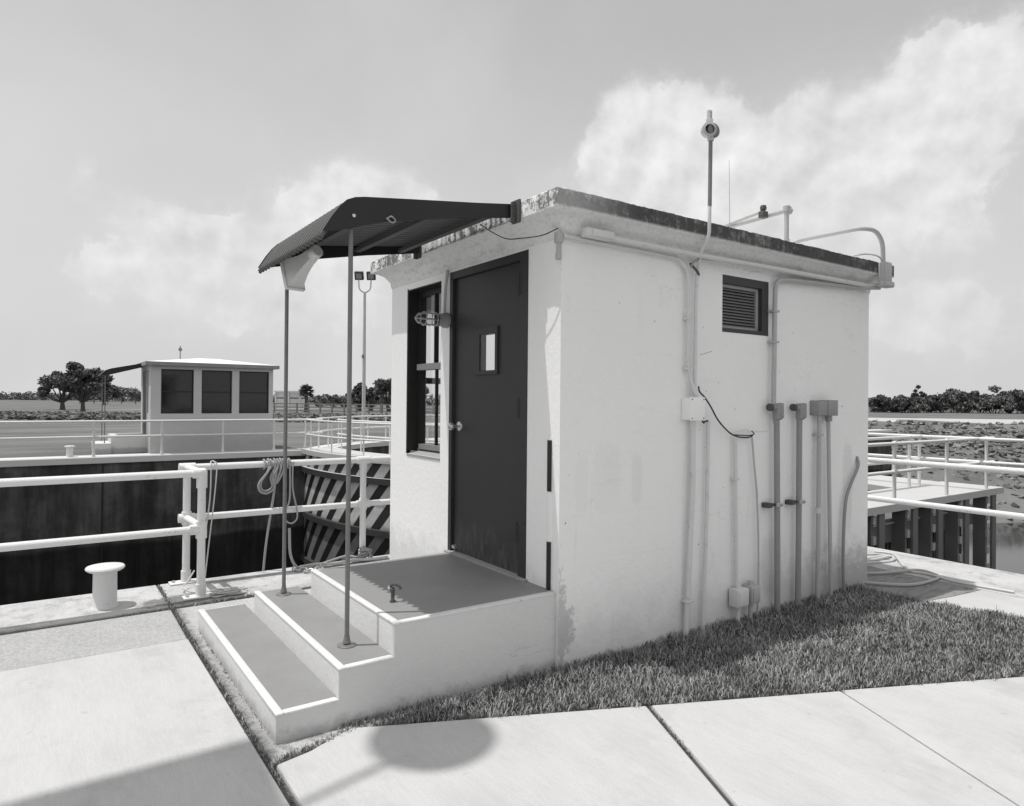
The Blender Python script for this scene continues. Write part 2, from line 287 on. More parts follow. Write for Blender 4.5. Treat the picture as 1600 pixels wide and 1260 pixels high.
# ------------------------------------------------------------------ mesh helpers
class MB:
    """collects shapes into one mesh"""
    def __init__(s): s.v = []; s.f = []; s.sm = []; s.uv = None
    def add(s, vs, fs, smooth=False):
        o = len(s.v); s.v += [tuple(v) for v in vs]; s.f += [tuple(o+i for i in f) for f in fs]; s.sm += [smooth]*len(fs); return s
    def box(s, x0, x1, y0, y1, z0, z1):
        x0, x1 = sorted((x0, x1)); y0, y1 = sorted((y0, y1)); z0, z1 = sorted((z0, z1))
        v = [(x, y, z) for z in (z0, z1) for y in (y0, y1) for x in (x0, x1)]
        return s.add(v, [(0,2,3,1),(4,5,7,6),(0,1,5,4),(2,6,7,3),(0,4,6,2),(1,3,7,5)])
    def bbox(s, x0, x1, y0, y1, z0, z1, b=.004, seg=2):
        bm = bmesh.new(); bmesh.ops.create_cube(bm, size=1)
        bmesh.ops.scale(bm, verts=bm.verts, vec=(abs(x1-x0), abs(y1-y0), abs(z1-z0)))
        bmesh.ops.bevel(bm, geom=bm.edges[:], offset=b, segments=seg, affect='EDGES', profile=.5)
        bmesh.ops.translate(bm, verts=bm.verts, vec=((x0+x1)/2, (y0+y1)/2, (z0+z1)/2))
        bm.verts.index_update()
        s.add([v.co[:] for v in bm.verts], [[v.index for v in f.verts] for f in bm.faces], True); bm.free(); return s
    def obox(s, c, ax, ay, az):
        c, ax, ay, az = map(Vector, (c, ax, ay, az))
        v = [c+ax*i+ay*j+az*k for k in (-1, 1) for j in (-1, 1) for i in (-1, 1)]
        return s.add(v, [(0,2,3,1),(4,5,7,6),(0,1,5,4),(2,6,7,3),(0,4,6,2),(1,3,7,5)])
    def tube(s, pts, r, n=10, caps=True, closed=False):
        pts = [Vector(p) for p in pts]; N = len(pts)
        rs = r if isinstance(r, (list, tuple)) else [r]*N
        vs = []; up = None
        for i, p in enumerate(pts):
            if closed: t = (pts[(i+1) % N]-pts[i-1])
            else: t = (pts[min(i+1, N-1)]-pts[max(i-1, 0)])
            t.normalize()
            if up is None: up = t.orthogonal().normalized()
            up = (up-t*up.dot(t)); up = up.normalized() if up.length > 1e-6 else t.orthogonal().normalized()
            sd = t.cross(up)
            for k in range(n):
                a = 2*math.pi*k/n; vs.append(p+(up*math.cos(a)+sd*math.sin(a))*rs[i])
        fs = []
        for i in range(N if closed else N-1):
            j = (i+1) % N
            for k in range(n): fs.append((i*n+k, i*n+(k+1) % n, j*n+(k+1) % n, j*n+k))
        s.add(vs, fs, True)
        if caps and not closed:
            o = len(s.v)-N*n
            s.f.append(tuple(o+k for k in reversed(range(n)))); s.f.append(tuple(o+(N-1)*n+k for k in range(n))); s.sm += [False, False]
        return s
    def cyl(s, a, b, r, n=16, r2=None): return s.tube([a, b], [r, r if r2 is None else r2], n)
    def lathe(s, c, prof, n=24, axis=(0, 0, 1)):
        ax = Vector(axis).normalized(); u = ax.orthogonal().normalized(); w_ = ax.cross(u); c = Vector(c)
        vs = [c+ax*h+(u*math.cos(2*math.pi*k/n)+w_*math.sin(2*math.pi*k/n))*r for r, h in prof for k in range(n)]
        fs = [(i*n+k, i*n+(k+1) % n, (i+1)*n+(k+1) % n, (i+1)*n+k) for i in range(len(prof)-1) for k in range(n)]
        return s.add(vs, fs, True)
    def prism(s, poly, z0, z1, smooth=False):
        n = len(poly); a = sum(poly[i][0]*poly[(i+1) % n][1]-poly[(i+1) % n][0]*poly[i][1] for i in range(n))
        if a < 0: poly = poly[::-1]
        v = [(x, y, z0) for x, y in poly]+[(x, y, z1) for x, y in poly]
        return s.add(v, [tuple(reversed(range(n))), tuple(range(n, 2*n))]+[(i, (i+1) % n, n+(i+1) % n, n+i) for i in range(n)])
    def build(s, name, m, parent=None, world=True):
        me = bpy.data.meshes.new(name); me.from_pydata(s.v, [], s.f)
        me.polygons.foreach_set('use_smooth', s.sm); me.materials.append(m)
        if s.uv: 
            l = me.uv_layers.new(name='UVMap')
            for lp in me.loops: l.data[lp.index].uv = s.uv[lp.vertex_index]
        bm = bmesh.new(); bm.from_mesh(me); bmesh.ops.recalc_face_normals(bm, faces=bm.faces); bm.to_mesh(me); bm.free()
        if any(s.sm): me.set_sharp_from_angle(angle=R(38))
        me.update(); o = bpy.data.objects.new(name, me); S.collection.objects.link(o)
        if parent:
            o.parent = parent
            if world: 
                q = parent; off = Vector((0, 0, 0))
                while q: off += q.location; q = q.parent
                o.location = -off
        return o
def tag(o, label=None, cat=None, group=None, kind=None):
    for k, v in (('label', label), ('category', cat), ('group', group), ('kind', kind)):
        if v: o[k] = v
    return o
def thing(name, label, cat, loc=(0, 0, 0), group=None):
    o = bpy.data.objects.new(name, None); S.collection.objects.link(o); o.location = loc; o.empty_display_size = .1
    return tag(o, label, cat, group)
def struct(name, mb, m): return tag(mb.build(name, m), kind='structure')
def arc(pts, r, n=6):
    """rounds the inner corners of a polyline"""
    P = [Vector(p) for p in pts]; out = [P[0]]
    for i in range(1, len(P)-1):
        a, b, c = P[i-1], P[i], P[i+1]; d = min(r, (a-b).length*.45, (c-b).length*.45)
        p0 = b+(a-b).normalized()*d; p1 = b+(c-b).normalized()*d
        for k in range(n+1):
            t = k/n; out.append(p0*(1-t)**2+b*2*t*(1-t)+p1*t*t)
    return out+[P[-1]]
def curve(pts, n=8):
    P = [Vector(p) for p in pts]; P = [P[0]*2-P[1]]+P+[P[-1]*2-P[-2]]; out = []
    for i in range(1, len(P)-2):
        a, b, c, d = P[i-1:i+3]
        for k in range(n):
            t = k/n; out.append(.5*((2*b)+(c-a)*t+(2*a-5*b+4*c-d)*t*t+(3*b-a-3*c+d)*t**3))
    return out+[P[-2]]
rnd = random.Random(7); rng = np.random.default_rng(5)
# ================================================================== GROUND
G = -.42
struct('ground', MB().prism([(-60, -60), (60, -60), (60, -3.6), (14, -3.6), (4.0, -3.6), (4.0, 2.5), (-60, 2.5)], -1.2, -.462), M_soil)
def slab(name, poly, z1, m, b=.006):
    mb = MB().prism(poly, z1-.10, z1); o = struct(name, mb, m)
    md = o.modifiers.new('bevel', 'BEVEL'); md.width = b; md.segments = 2; return o
slab('sidewalk', [(-1.612, 1.63), (-14, 1.70), (-14, -9), (-1.60, -9)], G, M_conc)
slab('pavement', [(-1.612, 1.64), (-14, 1.71), (-14, 2.345), (-1.605, 2.345)], G-.004, M_agg, .01)
# slab around the steps, rough and dirty
slab('path', [(-1.578, -.12), (-1.50, -.085), (-.05, .05), (.3, .3), (.3, 2.345), (-1.575, 2.345), (-1.585, 1.2)], G-.004, M_dirty, .01)
def walk_line(x): return -.01-.4516*(x+1.2)
tx, ty = .911, -.412
def wl(d, off=0): return (-1.2+tx*d+ty*off*1., -.01+ty*d-tx*off)
sA = 1.42
slab('sidewalk', [(-1.575, -.14), (-1.42, -.105), (-1.30, -.045), wl(0), wl(sA-.012), wl(sA-.012, 3), (-1.575, -3.4)], G, M_conc, .012)
slab('sidewalk', [wl(sA+.012), wl(sA+1.05), wl(sA+1.05, 3), wl(sA+.012, 3)], G, M_conc, .012)
slab('sidewalk', [wl(sA+1.054), wl(sA+4.6), wl(sA+4.6, 3), wl(sA+1.054, 3)], G, M_conc, .004)
slab('sidewalk', [(3.06, -.49), (3.49, -.56), (3.88, -.60), (3.88, -3.2), (3.3, -2.4), (3.35, -1.2)], G-.004, M_conc)
slab('pavement', [(2.9, .1), (3.05, -.48), (3.49, -.55), (3.88, -.59), (3.88, 2.34), (2.9, 2.34)], G-.006, M_worn)
# narrow asphalt filled joints
struct('pavement', MB().box(-14, -.05, 2.348, 2.396, G-.09, G-.012), M_asph)
struct('path', MB().box(-1.606, -1.582, -.6, 2.4, G-.09, G-.022), M_asph)
struct('path', MB().prism([wl(sA-.011), wl(sA+.011), wl(sA+.011, 3), wl(sA-.011, 3)], G-.09, G-.018), M_asph)
# near lock wall: coping strip along the lock and round the gate recess
lw = thing('lock_wall', 'near concrete lock wall with pale coping under the white railing', 'lock wall', (0, 2.7, -6))
mb = MB().prism([(-60, 2.40), (-1.606, 2.40), (-1.606, 3.09), (-60, 3.09)], G-.2, G); a = mb.build('coping', M_cop, lw)
mb = MB().prism([(-1.582, 2.40), (3.884, 2.40), (3.884, -3.2), (4.74, -3.2), (4.74, 3.09), (-1.582, 3.09)], G-.2, G); b_ = mb.build('coping', M_cop, lw)
for o in (a, b_): md = o.modifiers.new('bevel', 'BEVEL'); md.width = .008; md.segments = 3
MB().prism([(-60, 2.5), (3.95, 2.5), (3.95, -3.1), (4.725, -3.1), (4.725, 3.075), (-60, 3.075)], -8, G-.2).build('wall', M_lock, lw)
# raised curb / timber bearer along the recess edge
struct('canal', MB().box(-200, 600, -60, 500, -8.2, -5.2), M_water)
# far side: lawn, lock wall with gate recess
rec = [(5.12, 17.92), (5.25, 18.3), (5.7, 18.85), (6.3, 19.5), (6.95, 20.0), (7.7, 20.5), (8.6, 20.9), (10, 21.3), (13, 21.5), (15.5, 21.4), (16, 17.92)]
F = -.52
def off(poly, d):
    out = []
    for i, p in enumerate(poly):
        a = Vector(poly[max(i-1, 0)]); c = Vector(poly[min(i+1, len(poly)-1)]); t = (c-a).normalized(); out.append((p[0]-t.y*d, p[1]+t.x*d))
    return out
fw = thing('lock_wall', 'far dark stained concrete lock wall with pale rounded coping across the chamber', 'lock wall', (0, 18, -6))
edge = [(-60, 17.92)]+rec+[(40, 17.92)]
inner = off(edge, .75)
inner[0] = (-60, 18.7); inner[1] = (4.6, 18.7); inner[-2] = (16.8, 18.7); inner[-1] = (40, 18.7)
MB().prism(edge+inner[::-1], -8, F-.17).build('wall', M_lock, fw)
cp = MB().prism(off(edge, -.03)[:1]+off(edge, -.03)[1:]+inner[::-1], F-.17, F).build('coping', mat('far_coping', .62, .8, .2, var=.03, vsc=2), fw)
md = cp.modifiers.new('bevel', 'BEVEL'); md.width = .06; md.segments = 3; md.limit_method = 'ANGLE'
MB().box(-1.02, -.98, 17.90, 17.95, -7, F-.18).build('joint', M_black, fw)
struct('lawn', MB().prism([(-60, 18.72)]+[(4.55, 18.72)]+inner[2:-2]+[(16.85, 18.72), (40, 18.72), (60, 60), (200, 900), (-700, 900), (-60, 60)], -1.2, F-.012), M_lawn)
# earth bank far downstream (right) and land behind
fd = Vector((math.sin(YAW), math.cos(YAW), 0)); rt = Vector((math.cos(YAW), -math.sin(YAW), 0)); C0 = Vector((-2.38, -2.97, 0))
def FR(f, r, z): return C0+fd*f+rt*r+Vector((0, 0, z))
mb = MB(); nr, ns = 9, 40
prof = [(36, -5.4), (41, -3.6), (45, -2.4), (48, -1.7), (51, -1.15), (54, -.75), (57, -.55), (75, -.5), (120, -.4)]
vs = [FR(f+math.sin(j*.9)*.7, 8+j*3.2, z+rnd.uniform(-.15, .15)*(i < 7)) for i, (f, z) in enumerate(prof) for j in range(ns)]
mb.add(vs, [(i*ns+j, i*ns+j+1, (i+1)*ns+j+1, (i+1)*ns+j) for i in range(nr-1) for j in range(ns-1)], True)
struct('river_bank', mb, M_lawn)
struct('far_land', MB().add([FR(118, 5, -.46), FR(118, 700, -.46), FR(900, 700, -.46), FR(900, 5, -.46)], [(0, 1, 2, 3)]), M_lawn)
struct('path', MB().add([FR(54, 20, -.66), FR(60, 60, -.44), FR(66, 60, -.40), FR(72, 20, -.40)], [(0, 1, 2, 3)]), M_sand)
struct('path', MB().add([(2, 90, F+.01), (46, 108, F+.01), (46, 111, F+.01), (2, 91.5, F+.01)], [(0, 1, 2, 3)]), M_sand)
def rocks(name, label, pts, smin, smax):
    V = []; Fc = []
    base = [(1,0,0),(-1,0,0),(0,1,0),(0,-1,0),(0,0,1),(0,0,-1)]; fb = [(0,2,4),(2,1,4),(1,3,4),(3,0,4),(2,0,5),(1,2,5),(3,1,5),(0,3,5)]
    for p in pts:
        s = rnd.uniform(smin, smax); rot = Matrix.Rotation(rnd.uniform(0, 6.28), 3, Vector((rnd.gauss(0, 1), rnd.gauss(0, 1), rnd.gauss(0, 1))))
        o = len(V)
        for b in base:
            q = rot @ Vector([c*s*rnd.uniform(.6, 1.2) for c in b]); V.append((p[0]+q.x, p[1]+q.y, p[2]+q.z*.7))
        Fc += [tuple(o+i for i in f) for f in fb]
    return tag(MB().add(V, Fc).build(name, M_rock), label, 'rubble', kind='stuff')
pts = []
for _ in range(5200):
    t = rnd.uniform(0, 1); x = -25+t*60; y = 53-.3*(x)+rnd.uniform(-5.5, 5.5) if False else 0
    d = rnd.uniform(45, 61) ; r_ = rnd.uniform(-48, -8)
    p = FR(d, r_, F+.0+rnd.uniform(0, .22)); pts.append(p)
rocks('riprap_rubble', 'long dark band of broken riprap stones across the far lawn', pts, .09, .26)
pts = []
for _ in range(5000):
    k = rnd.random(); i = min(int(k*6), 5); u = k*6-i
    f = prof[i][0]*(1-u)+prof[i+1][0]*u; z = prof[i][1]*(1-u)+prof[i+1][1]*u
    if f > 52.5 and rnd.random() < .7: continue
    pts.append(FR(f, rnd.uniform(15, 70), z+.1))
M_rock = mat('pale_rubble_stone', .17, .95, .1, extra=lambda t, P, g, c: t.m('MULTIPLY', c, t.ramp(g.outputs['Random Per Island'], 0., 1., .45, 1.6, 'LINEAR')))
rocks('bank_rubble', 'grey rubble stones covering the canal bank beyond the right railings', pts, .12, .34)
# ================================================================== GRASS
def inside(px, py, poly):
    c = np.zeros(len(px), bool); n = len(poly)
    for i in range(n):
        x1, y1 = poly[i]; x2, y2 = poly[(i+1) % n]
        k = ((y1 > py) != (y2 > py)) & (px < (x2-x1)*(py-y1)/(y2-y1+1e-12)+x1); c ^= k
    return c
GP = [(-1.30, -.03), (-1.22, .025), (-.02, .025), (0, -.002), (3.12, -.002), (3.10, -.2), (3.12, -.5), (3.4, -1.3), wl(sA+3.6)][:8]+[wl(5.05), wl(0)]
N = 150000
px = rng.uniform(-1.3, 3.6, N); py = rng.uniform(-2.2, .03, N)
wob = .018*np.sin(px*23+np.sin(px*7)*3)+.012*np.sin(px*61)
py_t = py+wob;  k = inside(px, np.where(py < -.06, py_t, py), [(x, y) for x, y in GP]); px, py = px[k], py[k]
# weeds in the joints and along the foot of the steps
wx, wy = [], []
for (x0, y0, x1, y1, cnt, sp) in ((-1.594, -.4, -1.594, 2.4, 900, .006), (-1.56, -.11, -1.2, -.03, 260, .012), (-1.594, 2.3, -1.594, 3.05, 420, .012), (-1.45, 2.37, -.9, 2.42, 420, .016), (-1.9, 2.37, -1.6, 2.37, 160, .008), (-1.53, .0, -1.53, 1.7, 260, .006), (wl(sA)[0], wl(sA)[1], wl(sA, .5)[0], wl(sA, .5)[1], 110, .005)):
    tt = rng.random(cnt); tt = np.clip(np.round(tt*14)/14+rng.normal(0, .018, cnt), 0, 1)
    wx.append(x0+(x1-x0)*tt+rng.normal(0, sp, cnt)); wy.append(y0+(y1-y0)*tt+rng.normal(0, sp, cnt))
nw = sum(len(q_) for q_ in wx); px = np.concatenate([px]+wx); py = np.concatenate([py]+wy)
n = len(px)
dist = np.hypot(px+2.38, py+2.97)
edge_d = np.clip((py-(-.01-.4516*(px+1.2)))*.911, 0, 1)
near_wall = np.exp(-np.abs(py)/.05)*(px > 0)
H = rng.uniform(.014, .046, n)*np.where(rng.random(n) < .06, 1.6, 1.)*(.75+.25*np.clip(edge_d/.15, 0, 1))*(1+.5*near_wall)
H *= .85+.35*np.sin(px*9+np.sin(py*13)*2)*np.sin(py*11+px*3)
H[-nw:] = rng.uniform(.006, .024, nw)
a = rng.uniform(0, 2*np.pi, n); lean = rng.uniform(.15, 1.0, n)*H; wd = rng.uniform(.0012, .0034, n)
ca, sa = np.cos(a), np.sin(a); pa = a+np.pi/2+rng.uniform(-.5, .5, n); cp_, sp_ = np.cos(pa), np.sin(pa)
gz = np.full(n, -.440)
V = np.zeros((n, 5, 3))
def setv(i, f, h, s): 
    V[:, i, 0] = px+ca*lean*f+cp_*wd*s; V[:, i, 1] = py+sa*lean*f+sp_*wd*s; V[:, i, 2] = gz+H*h+.012
setv(0, 0, 0, -1); setv(1, 0, 0, 1); setv(2, .4, .62, -.8); setv(3, .4, .62, .8); setv(4, 1.05, .92, 0)
me = bpy.data.meshes.new('grass'); me.vertices.add(n*5); me.vertices.foreach_set('co', V.reshape(-1))
q = np.arange(n)*5
loops = np.stack([q, q+1, q+3, q+2, q+2, q+3, q+4], 1).reshape(-1)
me.loops.add(n*7); me.loops.foreach_set('vertex_index', loops)
me.polygons.add(n*2); ls = np.stack([np.arange(n)*7, np.arange(n)*7+4], 1).reshape(-1)
me.polygons.foreach_set('loop_start', ls); me.update(calc_edges=True); me.validate()
me.materials.append(M_grass); go = bpy.data.objects.new('grass', me); S.collection.objects.link(go)
tag(go, 'rough grass strip between the white wall and the diagonal sidewalk', 'grass', kind='stuff')
# ================================================================== BUILDING
def wall_grid(mb, O, U, V_, u0, u1, z0, z1, holes, n, th):
    """wall face with openings, thickness th along -n"""
    us = sorted({u0, u1, *[h[0] for h in holes], *[h[1] for h in holes]}); zs = sorted({z0, z1, *[h[2] for h in holes], *[h[3] for h in holes]})
    O, U, V_, n = map(Vector, (O, U, V_, n))
    P = lambda u, z, d=0: O+U*u+V_*z-n*d
    for i in range(len(us)-1):
        for j in range(len(zs)-1):
            uc, zc = (us[i]+us[i+1])/2, (zs[j]+zs[j+1])/2
            if any(h[0] < uc < h[1] and h[2] < zc < h[3] for h in holes): continue
            for d in (0, th): mb.add([P(us[i], zs[j], d), P(us[i+1], zs[j], d), P(us[i+1], zs[j+1], d), P(us[i], zs[j+1], d)], [(0, 1, 2, 3)])
    for a_, b2, c_, d_ in holes:
        for p, q in (((a_, c_), (b2, c_)), ((b2, c_), (b2, d_)), ((b2, d_), (a_, d_)), ((a_, d_), (a_, c_))):
            mb.add([P(*p), P(*q), P(*q, th), P(*p, th)], [(0, 1, 2, 3)])
YL, XR, ZT = 2.22, 3.26, 1.975
bld = thing('control_house', 'near small white stucco house with dark door, window and mildewed flat roof', 'building', (XR/2, YL/2, G))
DY0, DY1, DZ = .31, 1.25, 1.967
WY0, WY1, WZ0, WZ1 = 1.38, 1.915, .646, 1.925
VX0, VX1, VZ0, VZ1 = 1.386, 1.892, 1.543, 1.928
def roundrect_wall():
    mb = MB()
    wall_grid(mb, (0, 0, 0), (0, 1, 0), (0, 0, 1), 0, YL, -.9, ZT+.02, [(DY0, DY1, 0, DZ), (WY0, WY1, WZ0, WZ1)], (-1, 0, 0), .16)
    return mb
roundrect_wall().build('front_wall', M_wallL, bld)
mb = MB(); wall_grid(mb, (0, 0, 0), (1, 0, 0), (0, 0, 1), 0.0, XR, -.9, ZT+.02, [(VX0, VX1, VZ0, VZ1)], (0, -1, 0), .16)
wall_grid(mb, (XR, 0, 0), (0, 1, 0), (0, 0, 1), 0, YL, -.9, ZT+.02, [(.7, 1.5, .65, 1.8)], (1, 0, 0), .16)
wall_grid(mb, (0, YL, 0), (1, 0, 0), (0, 0, 1), 0, XR, -.9, ZT+.02, [(.22, 1.15, .65, 1.8), (1.3, 2.0, .65, 1.8), (2.2, 2.9, .65, 1.8)], (0, 1, 0), .16)
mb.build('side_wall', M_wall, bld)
MB().box(.17, XR-.17, .17, YL-.17, -.3, -.003).build('floor', M_worn, bld)
def roof_mesh(o0, xr, yl, zt, zf, zr):
    mb = MB(); rings = [(.0, zt), (.012, zt+.05), (.05, zt+.10), (.10, zf-.006), (.128, zf-.004), (.135, zf), (.135, zr-.006), (.129, zr), (-.5, zr+.06)]
    rings = [(-.1, zt+.003), (.005, zt+.003)]+rings[1:]
    vs = []; n = len(rings); k = 170; rj = random.Random(4)
    for o, z in rings:
        for a0, a1 in (((-o, -o), (xr+o, -o)), ((xr+o, -o), (xr+o, yl+o)), ((xr+o, yl+o), (-o, yl+o)), ((-o, yl+o), (-o, -o))):
            for i in range(k):
                t = i/k; jz = rj.gauss(0, .0009) if .12 < o < .14 else 0; jo = rj.gauss(0, .0012) if .12 < o < .14 and i else 0
                if o > .12 and z < zf+.002 and rj.random() < .12: jz += rj.uniform(.002, .006)
                nx, ny = (a1[1]-a0[1]), -(a1[0]-a0[0]); q_ = math.hypot(nx, ny)
                vs.append((a0[0]+(a1[0]-a0[0])*t+o0[0]+nx/q_*jo, a0[1]+(a1[1]-a0[1])*t+o0[1]+ny/q_*jo, z+o0[2]+jz))
    m = 4*k
    fs = [(i*m+j, i*m+(j+1) % m, (i+1)*m+(j+1) % m, (i+1)*m+j) for i in range(n-1) for j in range(m)]
    mb.add(vs, fs); mb.f.append(tuple(range((n-1)*m, n*m))); mb.sm.append(False)
    mb.sm = [True]*len(mb.sm)
    return mb
roof = roof_mesh((0, 0, 0), XR, YL, ZT, 2.108, 2.206).build('roof', M_roof, bld)
# door
mb = MB(); wall_grid(mb, (.022, 0, 0), (0, 1, 0), (0, 0, 1), DY0+.085, DY1-.045, .012, DZ-.055, [(.682, .868, 1.262, 1.50)], (-1, 0, 0), .04); dr = mb.build('door', M_door, bld)
mb = MB(); mb.box(-.004, .09, DY0+.002, DY0+.082, 0, DZ-.002).box(-.004, .09, DY1-.042, DY1-.002, 0, DZ-.002).box(-.003, .088, DY0+.082, DY1-.042, DZ-.052, DZ-.002)
mb.build('door_frame', M_dark, bld)
for z0, z1 in ((1.71, 1.83), (.965, 1.08), (.215, .325)):
    MB().cyl((.004, DY0+.085, z0), (.004, DY0+.085, z1), .015, 10).box(.006, .021, DY0+.083, DY0+.118, z0, z1).build('hinge', M_black, dr)
mb = MB()
for y0, y1, z0, z1 in ((.655, .94, 1.235, 1.262), (.655, .94, 1.50, 1.545), (.655, .682, 1.262, 1.50), (.868, .94, 1.262, 1.50)):
    mb.box(.008, .03, y0, y1, z0, z1)
mb.build('vision_frame', M_dark, dr)
MB().box(.014, .02, .682, .868, 1.262, 1.50).build('vision_glass', M_glass, dr)
MB().lathe((.02, 1.135, .885), [(0, -.085), (.020, -.083), (.027, -.070), (.026, -.058), (.014, -.048), (.012, -.02), (.033, -.010), (.036, 0)], 20, (1, 0, 0)).build('knob', M_steel, dr)
MB().box(-.004, .03, DY1-.10, DY1-.06, .035, .055).build('latch', M_steel, dr)
# threshold
MB().bbox(-.03, .10, DY0-.02, DY1+.01, -.002, .012, .003).build('threshold', M_sill, bld)
# window
wn = MB(); X0 = .085
wn.box(X0, X0+.05, WY1-.045, WY1, WZ0+.035, WZ1).box(X0, X0+.05, WY0, WY0+.04, WZ0+.035, WZ1).box(X0-.001, X0+.051, WY0+.04, WY1-.045, WZ1-.05, WZ1)
wno = wn.build('window', M_black, bld)
MB().box(X0-.03, X0+.045, WY0+.04, WY1-.045, 1.298, 1.345).build('meeting_rail', M_sash, wno)
mb = MB().box(X0-.01, X0+.045, WY0+.04, WY1-.045, WZ0+.035, WZ0+.075)
mb.build('sash', M_sash, wno)
mb = MB()
for y in (1.63,): mb.box(X0+.008, X0+.03, y-.008, y+.008, WZ0+.075, 1.298).box(X0-.004, X0+.03, y-.008, y+.008, 1.345, WZ1-.05)
mb.build('muntin', M_black, wno)
for z0, z1, x in ((WZ0+.07, 1.30, X0+.02), (1.34, WZ1-.045, X0+.012)):
    MB().box(x, x+.004, WY0+.035, WY1-.04, z0, z1).build('pane', M_glass, wno)
mb = MB().add([(-.004, WY0, WZ0-.002), (-.004, WY1, WZ0-.002), (.16, WY1, WZ0+.04), (.16, WY0, WZ0+.04), (-.004, WY0, WZ0-.02), (-.004, WY1, WZ0-.02), (.16, WY1, WZ0-.02), (.16, WY0, WZ0-.02)], [(0,1,2,3),(4,5,1,0),(5,6,2,1),(6,7,3,2),(7,4,0,3),(4,5,6,7)])
mb.build('sill', M_sill, wno)
# dark painted reveal lining of window opening
mb = MB().box(-.003, .085, WY1-.006, WY1+.002, WZ0+.02, WZ1).box(-.003, .085, WY0, WY1, WZ1-.006, WZ1+.002)
mb.box(-.004, .03, WY1-.0, WY1+.012, WZ0+.0, WZ1+.012)
mb.build('window_reveal', M_black, wno)
# vent
vt = MB().box(VX0, VX1, -.002, .15, VZ1-.055, VZ1).box(VX1-.075, VX1, -.002, .15, VZ0, VZ1-.055).box(VX0, VX1-.075, -.002, .15, VZ0, VZ0+.028).build('vent', M_dark, bld)
mb = MB().box(VX0, VX1-.10, .03, .05, VZ1-.075, VZ1-.055).box(VX1-.10, VX1-.075, .03, .05, VZ0+.028, VZ1-.055).box(VX0, VX1-.10, .03, .05, VZ0+.028, VZ0+.045)
mb.build('vent_frame', M_louver_f, vt)
mb = MB(); z = VZ0+.045
while z < VZ1-.085:
    mb.add([(VX0, .032, z), (VX1-.10, .032, z), (VX1-.10, .062, z+.024), (VX0, .062, z+.024), (VX0, .032, z+.003), (VX1-.10, .032, z+.003), (VX1-.10, .062, z+.027), (VX0, .062, z+.027)], [(0,1,2,3),(4,5,6,7),(0,1,5,4),(2,3,7,6)]); z += .0205
mb.build('louvers', M_louver, vt)
MB().box(VX0, VX1-.1, .085, .09, VZ0, VZ1-.05).build('backing', M_black, vt)
# other windows of the near house (seen from inside / other sides)
for i, (a0, a1) in enumerate(((.22, 1.15), (1.3, 2.0), (2.2, 2.9))):
    wq = MB().box(a0, a1, YL-.07, YL-.065, .65, 1.8).build('window', M_glass, bld)
    MB().box(a0, a1, YL-.10, YL-.072, 1.2, 1.25).box((a0+a1)/2-.015, (a0+a1)/2+.015, YL-.098, YL-.074, .65, 1.2).box((a0+a1)/2-.015, (a0+a1)/2+.015, YL-.098, YL-.074, 1.25, 1.8).build('muntin', M_black, wq)
MB().box(XR-.07, XR-.06, .7, 1.5, .65, 1.8).build('window', M_glass, bld)
# ================================================================== STEPS
st = thing('concrete_steps', 'painted concrete steps of three treads with pale nosings below the dark door', 'steps', (-.8, .7, G))
SY = .028
def step(x0, x1, y1, z, zb):
    mb = MB().bbox(x0, x1, SY, y1, zb, z, .016, 3); o = mb.build('step', M_step, st)
    e = .036
    mb = MB().bbox(x0-.0025, x0+e, SY-.0050, y1+.0025, z-.012, z+.003, .006, 2)
    mb.bbox(x0+e, x1-.002, SY-.0050, SY+e, z-.012, z+.0025, .006, 2)
    mb.build('nosing', M_nose, o)
    MB().box(x0+e-.002, x1-.001, SY+e-.002, y1-.03, z-.004, z+.002).build('tread', M_tread, o)
step(-1.529, -1.2495, 1.78, -.296, -.7)
step(-1.2495, -.9775, 1.526, -.159, -.7)
step(-.9775, -.001, 1.253, -.001, -.7)
mb = MB(); pr = [(-1.5275, -.7), (-1.5275, -.299), (-1.2485, -.299), (-1.2485, -.162), (-.9765, -.162), (-.9765, -.004), (-.001, -.004), (-.001, -.7)]
n0 = len(pr); mb.add([(x, SY-.002, z) for x, z in pr]+[(x, SY+.03, z) for x, z in pr], [tuple(range(n0)), tuple(range(n0, 2*n0))]+[(i, (i+1) % n0, n0+(i+1) % n0, n0+i) for i in range(n0)])
mb.build('side_face', M_step, st)
# ================================================================== CANOPY
can = thing('door_canopy', 'dark metal door canopy with corrugated curved front edge on two thin poles', 'canopy', (-1.1, .8, -.159))
PR = [(-.150, 2.185), (-.40, 2.150), (-.80, 2.100), (-1.05, 2.068), (-1.10, 2.058), (-1.14, 2.040), (-1.175, 2.003), (-1.21, 1.955), (-1.256, 1.878)]
CY0, CY1 = .262, 1.440
NR = 38
def prof_pts(p, off=0):
    out = []
    for i, (x, z) in enumerate(p):
        a = Vector(p[max(i-1, 0)]); b2 = Vector(p[min(i+1, len(p)-1)]); t = (b2-a).normalized(); nrm = Vector((t.y, -t.x))
        if nrm.y < 0: nrm = -nrm
        out.append((x+nrm.x*off, z+nrm.y*off))
    return out
import bisect
vs = []; nn = NR*4+1
sheetp = PR[:-1]+[(-1.256, 1.878), (-1.268, 1.852)]
for j in range(nn):
    ph = j/(nn-1)*NR/2; y = CY0+(CY1-CY0)*j/(nn-1)
    tri = math.sin(ph*2*math.pi); h = .0135*max(-1, min(1, tri*2.6))-.004
    ph_i = prof_pts(sheetp, h)
    vs += [(x, y, z) for x, z in ph_i]
m_ = len(sheetp)
mb = MB().add(vs, [(j*m_+i, (j+1)*m_+i, (j+1)*m_+i+1, j*m_+i+1) for j in range(nn-1) for i in range(m_-1)], True)
NR_ = NR
